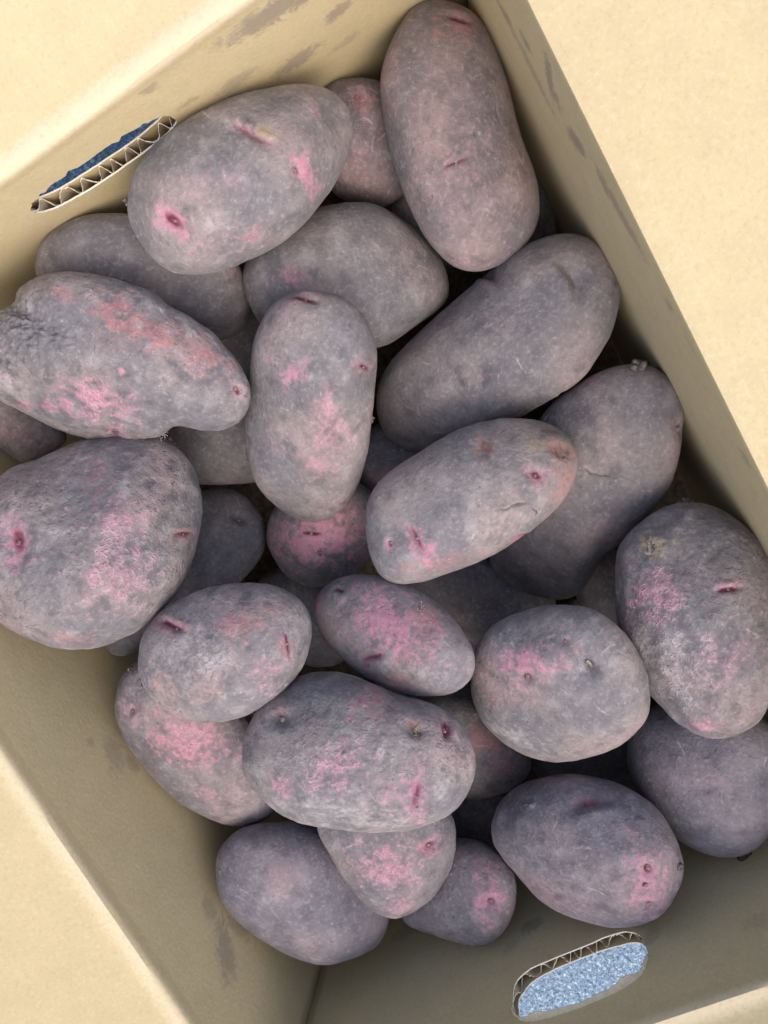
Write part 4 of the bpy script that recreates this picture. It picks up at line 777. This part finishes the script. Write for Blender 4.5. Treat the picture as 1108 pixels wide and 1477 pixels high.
def flake_mesh(rng, r):
    """curled scraps of dry skin, each with an uneven edge and its own thickness"""
    verts, faces = [], []
    for j in range(5):
        n, m = 13, 3
        q0 = r * (0.72 if j == 0 else rng.uniform(0.22, 0.45))
        cx, cy = (0, 0) if j == 0 else (rng.uniform(-.7, .7) * r, rng.uniform(-.5, .5) * r)
        tx, ty, el = rng.uniform(-.45, .45), rng.uniform(-.45, .45), rng.uniform(0.35, 0.8)
        rad = [q0 * rng.uniform(0.55, 1.15) for _ in range(n)]
        o0 = len(verts)
        for lay in (0, 1):
            for i in range(m + 1):
                for k in range(n):
                    a = 2 * math.pi * k / n
                    q = rad[k] * (i + 0.05) / m
                    x, y = q * math.cos(a), el * q * math.sin(a)
                    z = tx * x + ty * y + 0.00018 * math.sin(k * 2.3 + i + j) + 0.16 * q0 * (i / m) ** 3 * math.sin(a * 2 + j) + 0.00022 * lay
                    verts.append(Vector((cx + x, cy + y, z)))
        T = n * (m + 1)
        for lay in (0, 1):
            o = o0 + T * lay
            fs = [[o + k for k in range(n)]]
            for i in range(m):
                for k in range(n):
                    k2 = (k + 1) % n
                    fs.append([o + i * n + k, o + (i + 1) * n + k, o + (i + 1) * n + k2, o + i * n + k2])
            faces += fs if lay else [q[::-1] for q in fs]
        for k in range(n):
            k2 = (k + 1) % n
            a = o0 + m * n
            faces.append([a + k, a + k2, T + a + k2, T + a + k])
    return mesh_from('flake', verts, faces, [FLAKE])

SPHB = unit_sphere(3)

TINT = {}       # per-potato skin tone, with shade painted into the deep ones
LABEL = {}
LABEL = {
 1: 'long smooth mauve-brown potato at the top, upright against the right-hand box wall',
 2: 'plump oval potato with two pink eyes and a tan scar, below the upper hand hole',
 3: 'dark reddish potato peeking out between the two uppermost large potatoes',
 4: 'shaded plain grey potato by the left wall, under the two upper left potatoes',
 5: 'broad grey potato in the upper middle, half covered by the upright oblong one',
 6: 'knobbly tapering potato with red scuffed patches at the left edge',
 7: 'upright oblong potato with faint pink blotches in the upper centre of the heap',
 8: 'large smooth grey potato with crescent dimples, leaning up towards the right wall',
 9: 'dark pear-shaped potato with a curved crack, lying along the right wall',
 10: 'oblong potato with brown sores, pink slits and a thin crack at one end, centre right',
 11: 'rough flaky potato with a tan peeled scrap, at the right edge',
 12: 'rounded potato with a grey bud in a pink patch and a scabby pit',
 13: 'small oval potato with broad rosy blotches in the middle of the heap',
 14: 'egg-shaped potato with a red slit and peach-coloured patches, left of centre',
 15: 'large lumpy potato with a bright pink slit and dark pits, lower centre',
 16: 'potato with a pink scuffed flank resting against the lower left wall',
 17: 'plain lilac-grey potato with a faint ridge, lowest left in the box corner',
 18: 'potato with a magenta eye and rosy patch sticking out under the large lumpy one',
 19: 'small potato with a dark bud in a pink halo, at the lower wall',
 20: 'big oval potato with a cluster of purple eyes, just above the lower hand hole',
 21: 'smooth lilac-grey potato at the right edge beneath the rough flaky one',
 22: 'huge round potato with cracked pinkish skin and a magenta eye, left edge',
 23: 'plain dark potato with one sunken eye, tucked under the huge round one',
 24: 'small potato with a bright pink end and grey bud, near the centre',
 25: 'smooth grey potato showing between the knobbly one and the upright oblong one',
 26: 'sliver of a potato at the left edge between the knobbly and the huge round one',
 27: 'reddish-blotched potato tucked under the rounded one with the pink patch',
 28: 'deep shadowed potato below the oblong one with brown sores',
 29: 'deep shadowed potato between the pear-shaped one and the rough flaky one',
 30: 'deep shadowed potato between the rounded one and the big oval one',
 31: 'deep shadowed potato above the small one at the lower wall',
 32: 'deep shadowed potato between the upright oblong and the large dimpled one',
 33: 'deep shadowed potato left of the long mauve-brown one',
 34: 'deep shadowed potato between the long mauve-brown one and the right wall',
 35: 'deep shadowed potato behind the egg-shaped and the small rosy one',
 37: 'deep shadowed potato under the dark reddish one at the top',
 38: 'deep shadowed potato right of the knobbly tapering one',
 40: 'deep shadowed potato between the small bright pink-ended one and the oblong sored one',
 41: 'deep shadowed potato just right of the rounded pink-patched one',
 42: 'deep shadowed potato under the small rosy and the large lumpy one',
}
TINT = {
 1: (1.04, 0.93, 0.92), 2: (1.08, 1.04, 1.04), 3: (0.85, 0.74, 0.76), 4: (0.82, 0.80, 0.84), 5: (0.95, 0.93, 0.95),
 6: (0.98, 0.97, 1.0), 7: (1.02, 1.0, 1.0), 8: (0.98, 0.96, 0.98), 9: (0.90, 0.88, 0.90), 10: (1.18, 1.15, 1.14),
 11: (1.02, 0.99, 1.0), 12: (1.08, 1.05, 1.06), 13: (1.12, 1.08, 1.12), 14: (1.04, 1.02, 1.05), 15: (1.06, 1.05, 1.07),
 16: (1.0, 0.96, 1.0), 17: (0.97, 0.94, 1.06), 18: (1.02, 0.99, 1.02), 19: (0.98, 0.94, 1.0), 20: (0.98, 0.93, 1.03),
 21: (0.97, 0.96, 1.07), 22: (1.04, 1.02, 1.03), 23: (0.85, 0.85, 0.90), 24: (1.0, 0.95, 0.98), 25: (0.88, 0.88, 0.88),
 26: (0.95, 0.93, 0.97), 28: (0.72, 0.74, 0.82), 29: (0.70, 0.72, 0.80), 30: (0.72, 0.74, 0.82), 31: (0.72, 0.74, 0.82), 32: (0.70, 0.72, 0.82),  # the deep potatoes here and below are tinted down to paint in shade
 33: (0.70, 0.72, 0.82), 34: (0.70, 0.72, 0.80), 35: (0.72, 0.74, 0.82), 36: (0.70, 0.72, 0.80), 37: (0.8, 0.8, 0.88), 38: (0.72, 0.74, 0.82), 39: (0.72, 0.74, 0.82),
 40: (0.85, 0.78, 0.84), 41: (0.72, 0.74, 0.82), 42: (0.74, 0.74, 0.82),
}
ROUGH = {6: 2.0, 22: 2.0, 11: 1.9, 15: 1.6, 14: 1.5, 16: 1.3, 18: 1.3, 1: 0.5, 8: 0.7, 9: 0.7, 17: 0.6, 21: 0.6, 10: 0.9}


def build_potato(d):
    key = d['key']
    rng = np.random.default_rng(1000 + key)
    big = len(d['marks']) >= 2
    s, f = SPH[7 if big else 6]
    ring = np.array(d['ring']); M = len(ring)
    th = np.arctan2(s[:, 1], s[:, 0])
    # periodic cubic-smooth lookup of the outline radius
    spec = np.fft.rfft(ring) / M
    kk = np.arange(len(spec)); ang0 = -math.pi
    fall = np.exp(-(kk / 24.0) ** 4)
    r = np.full(len(s), spec[0].real)
    for k in range(1, len(spec)):
        ph = k * (th - ang0)
        r += 2 * fall[k] * (spec[k].real * np.cos(ph) - spec[k].imag * np.sin(ph))
    base = s[:, :2] * r[:, None]
    sz = np.sign(s[:, 2]) * np.abs(s[:, 2]) ** 0.88
    tvec = np.array(d['thick'])
    p = np.zeros_like(s)
    p[:, :2] = base
    p += tvec[None, :] * sz[:, None]
    n = normals(p, f)
    nz = n @ (tvec / np.linalg.norm(tvec))
    edge = 1 - 0.75 * np.exp(-(s[:, 2] / 0.25) ** 2)       # keep the girth as measured
    size = float(np.mean(ring))
    h = (0.028 * size * field(p, rng, 55) + 0.008 * size * field(p, rng, 24)) * edge
    g40 = field(p, rng, 42); g12 = field(p, rng, 13) + 0.6 * field(p, rng, 7); g3 = field(p, rng, 3.4) + 0.6 * field(p, rng, 1.9)
    rough = ROUGH.get(key, 1.0)
    h += rough * (0.08 * g12 + 0.026 * g3)
    G = np.ones((len(s), 4))
    for c, gg in enumerate((g40, g12 * 0.8, g3 * 0.8)):
        G[:, c] = 0.5 + 0.24 * gg
    G[:, 3] = np.clip((rough - 0.6) * 0.62 * (0.75 + 0.35 * g40 + 0.2 * g12), 0, 1)
    A = np.zeros((len(s), 4)); B = np.zeros((len(s), 4))
    front = sstep(s[:, 2], -0.05, 0.2)
    wob = field(p, rng, 7) ; wob2 = field(np.roll(p, 1, 1), rng, 4)
    for kind, x, y, l, w, ang, st in d['marks']:
        ca, sa = math.cos(math.radians(ang)), math.sin(math.radians(ang))
        dx, dy = base[:, 0] - x, base[:, 1] - y
        a = (dx * ca + dy * sa) / max(l, 0.8)
        b = (-dx * sa + dy * ca) / max(w, 0.8)
        W = max(w, 0.9)
        rr = np.sqrt(a * a + b * b)
        soft = np.exp(-rr ** 2) * front
        patch = np.clip(1.05 - 0.62 * rr + 0.20 * wob + 0.12 * wob2, 0, 1.0) ** 1.3 * front
        if kind == 'pink':
            A[:, 0] = np.maximum(A[:, 0], st * patch)
        elif kind == 'red':
            A[:, 1] = np.maximum(A[:, 1], st * patch)
        elif kind == 'peach':
            A[:, 1] = np.maximum(A[:, 1], 0.55 * st * patch); B[:, 0] = np.maximum(B[:, 0], 0.30 * st * patch); B[:, 2] = np.maximum(B[:, 2], 0.6 * st * patch)
        elif kind == 'maroon':
            A[:, 2] = np.maximum(A[:, 2], 0.7 * st * soft)
        elif kind == 'magenta':
            A[:, 0] = np.maximum(A[:, 0], 1.1 * patch); A[:, 2] = np.maximum(A[:, 2], 0.20 * st * patch)
        elif kind == 'spot':
            A[:, 3] = np.maximum(A[:, 3], 0.62 * st * soft)
        elif kind == 'dark':
            A[:, 3] = np.maximum(A[:, 3], st * soft)
        elif kind == 'brown':
            B[:, 0] = np.maximum(B[:, 0], 0.5 * st * patch); A[:, 3] = np.maximum(A[:, 3], 0.40 * st * patch); A[:, 1] = np.maximum(A[:, 1], 1.0 * patch); A[:, 2] = np.maximum(A[:, 2], 0.25 * patch)
        elif kind == 'tan':
            B[:, 0] = np.maximum(B[:, 0], st * 0.8 * patch)
        elif kind == 'net':
            B[:, 1] = np.maximum(B[:, 1], st * patch)
        elif kind == 'pale':
            B[:, 2] = np.maximum(B[:, 2], st * patch)
        elif kind == 'dust':
            B[:, 3] = np.maximum(B[:, 3], st * patch)
        elif kind == 'lump':
            h += st * (0.55 * W ** 0.5) * np.exp(-rr ** 2) * front * (0.4 + np.abs(wob2) + 0.6 * np.abs(wob))
        elif kind == 'swell':
            h += st * min(0.30 * W, 2.4) * np.exp(-rr ** 2) * front
        elif kind == 'eye':
            h -= st * min(0.75 * W, 2.2) * np.exp(-(a / 1.1) ** 2 - (b / 1.1) ** 2) * front
            h += st * min(0.16 * W, 0.7) * np.exp(-(a / 1.6) ** 2 - ((rr - 1.9) / 0.6) ** 2) * front
            A[:, 2] = np.maximum(A[:, 2], 0.66 * st * np.exp(-(a / 0.72) ** 2 - (b / 0.72) ** 2) * front)
            A[:, 0] = np.maximum(A[:, 0], 0.5 * st * np.exp(-(rr / 1.5) ** 2) * front)
        elif kind in ('slit', 'gash'):
            bb = b + 0.5 * np.sin(2.2 * a) * (1 if kind == 'gash' else 0.6)
            g = np.exp(-np.abs(a) ** 3 - (bb / 0.75) ** 2) * front
            h -= st * min(0.95 * W, 2.2) * g
            h += st * min(0.30 * W, 0.6) * np.exp(-np.abs(a) ** 3 - ((bb - 1.5) / 0.7) ** 2) * front
            A[:, 2] = np.maximum(A[:, 2], (0.8 if kind == 'slit' else 0.55) * st * np.exp(-np.abs(a / 0.85) ** 3 - (bb / 0.55) ** 2) * front)
            if kind == 'gash':
                B[:, 2] = np.maximum(B[:, 2], 0.7 * np.exp(-np.abs(a) ** 3 - ((bb - 0.9) / 0.4) ** 2) * front)
                A[:, 0] = np.maximum(A[:, 0], 0.8 * np.exp(-np.abs(a) ** 3 - (bb / 1.3) ** 2) * front)
                A[:, 3] = np.maximum(A[:, 3], 0.4 * np.exp(-np.abs(a) ** 3 - ((bb + 0.6) / 0.3) ** 2) * front)
        elif kind == 'brow':
            g = np.exp(-a * a) * np.where(b + 0.45 * a * a > 0, np.exp(-((b + 0.45 * a * a) / 1.35) ** 2), np.exp(-((b + 0.45 * a * a) / 0.6) ** 2)) * front
            h -= st * min(0.85 * W, 3.0) * g
            h += st * min(0.22 * W, 0.9) * np.exp(-a * a - ((b + 0.45 * a * a + 1.2) / 0.6) ** 2) * front
        elif kind == 'crack':
            bb = b * max(w, 0.8) + 0.9 * np.sin(2.6 * a + key) + 0.35 * wob2
            g = np.exp(-np.abs(a) ** 4 - (bb / 0.55) ** 2) * front
            h -= st * 0.95 * g
            h += st * 0.28 * np.exp(-np.abs(a) ** 4 - ((bb - 1.3) / 0.7) ** 2) * front
            A[:, 3] = np.maximum(A[:, 3], 0.55 * st * g)
        elif kind == 'pit':
            h -= st * min(0.8 * W, 2.4) * np.exp(-rr ** 3) * front
    if big:      # fine natural flecks, lenticels and dry scratches
        for j in range(34):
            i = int(rng.integers(len(s)))
            x, y = base[i]
            dx, dy = base[:, 0] - x, base[:, 1] - y
            if j < 20:
                w = rng.uniform(0.4, 0.95)
                g = np.exp(-(dx * dx + dy * dy) / (w * w)) * front
                if j % 3:
                    A[:, 3] = np.maximum(A[:, 3], rng.uniform(0.25, 0.5) * g); h -= 0.25 * g
                else:
                    B[:, 2] = np.maximum(B[:, 2], rng.uniform(0.5, 0.95) * g); h += 0.22 * g
            else:
                an = rng.uniform(0, 3.14); l = rng.uniform(1.5, 5.0); cu = rng.uniform(-0.25, 0.25)
                a = (dx * math.cos(an) + dy * math.sin(an)) / l
                b = (-dx * math.sin(an) + dy * math.cos(an) + cu * l * a * a) / 0.42
                g = np.exp(-np.abs(a) ** 4 - b * b) * front
                if j % 2:
                    B[:, 2] = np.maximum(B[:, 2], rng.uniform(0.4, 0.9) * g)
                else:
                    A[:, 3] = np.maximum(A[:, 3], rng.uniform(0.15, 0.4) * g); h -= 0.2 * g
    p = p + n * h[:, None]
    me = bpy.data.meshes.new('potato')
    vv = (p * 0.001).astype(np.float32)
    me.vertices.add(len(vv)); me.vertices.foreach_set('co', vv.ravel())
    me.loops.add(f.size); me.loops.foreach_set('vertex_index', f.ravel())
    me.polygons.add(len(f)); me.polygons.foreach_set('loop_start', np.arange(0, f.size, 3, dtype=np.int32))
    me.polygons.foreach_set('use_smooth', np.ones(len(f), dtype=bool))
    me.update(calc_edges=True)
    me.materials.append(SKIN)
    for nm, arr in (('paint_a', A), ('paint_b', B), ('grain', G)):
        at = me.attributes.new(nm, 'FLOAT_COLOR', 'POINT')
        at.data.foreach_set('color', np.clip(arr, 0.0, 1.0).astype(np.float32).ravel())
    o = link('potato', me)
    o.location = d['loc']
    o.rotation_mode = 'QUATERNION'
    o.rotation_quaternion = d['quat']
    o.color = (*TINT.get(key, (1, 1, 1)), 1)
    tag(o, LABEL[key], 'potato', 'potatoes heaped in the box')
    n2 = normals(p, f)
    fr = s[:, 2] > -0.12
    for kind, x, y, sz_ in d['bits']:
        dist = (base[:, 0] - x) ** 2 + (base[:, 1] - y) ** 2 + np.where(fr, 0, 1e6)
        i = int(np.argmin(dist))
        r = sz_ * 0.001
        pos = Vector(p[i] * 0.001); nn = Vector(n2[i])
        if kind == 'bud':
            c = link('eye_bud', bud_mesh(rng, r * 0.62, BUD if rng.uniform() < 0.6 else DRYBUD), o); pos = pos + nn * r * 0.08
        elif kind == 'stub':
            c = link('stem_stub', stub_mesh(rng, r * 0.95), o)
        elif kind == 'fibre':
            c = link('root_fibre', fibre_mesh(rng, r), o)
        else:
            c = link('skin_flake', flake_mesh(rng, r), o); pos = pos + nn * 0.0004
        c.location = pos
        c.rotation_mode = 'QUATERNION'
        q = nn.to_track_quat('Z', 'Y')
        c.rotation_quaternion = q @ Quaternion((0, 0, 1), rng.uniform(0, 6.28))
    return o

for d in POTATOES:
    build_potato(d)

# ------------------------------------------------------------------ a crumb of soil caught against the wall
crumb = link('soil_crumb', bud_mesh(np.random.default_rng(3), 0.0034, plain('dry_soil', (0.030, 0.022, 0.016), (0.085, 0.064, 0.046), 700), 0.8))
crumb.location = CRUMB
tag(crumb, 'tiny dark crumb of soil on the lower wall beside the smooth lilac-grey potato', 'soil crumb')
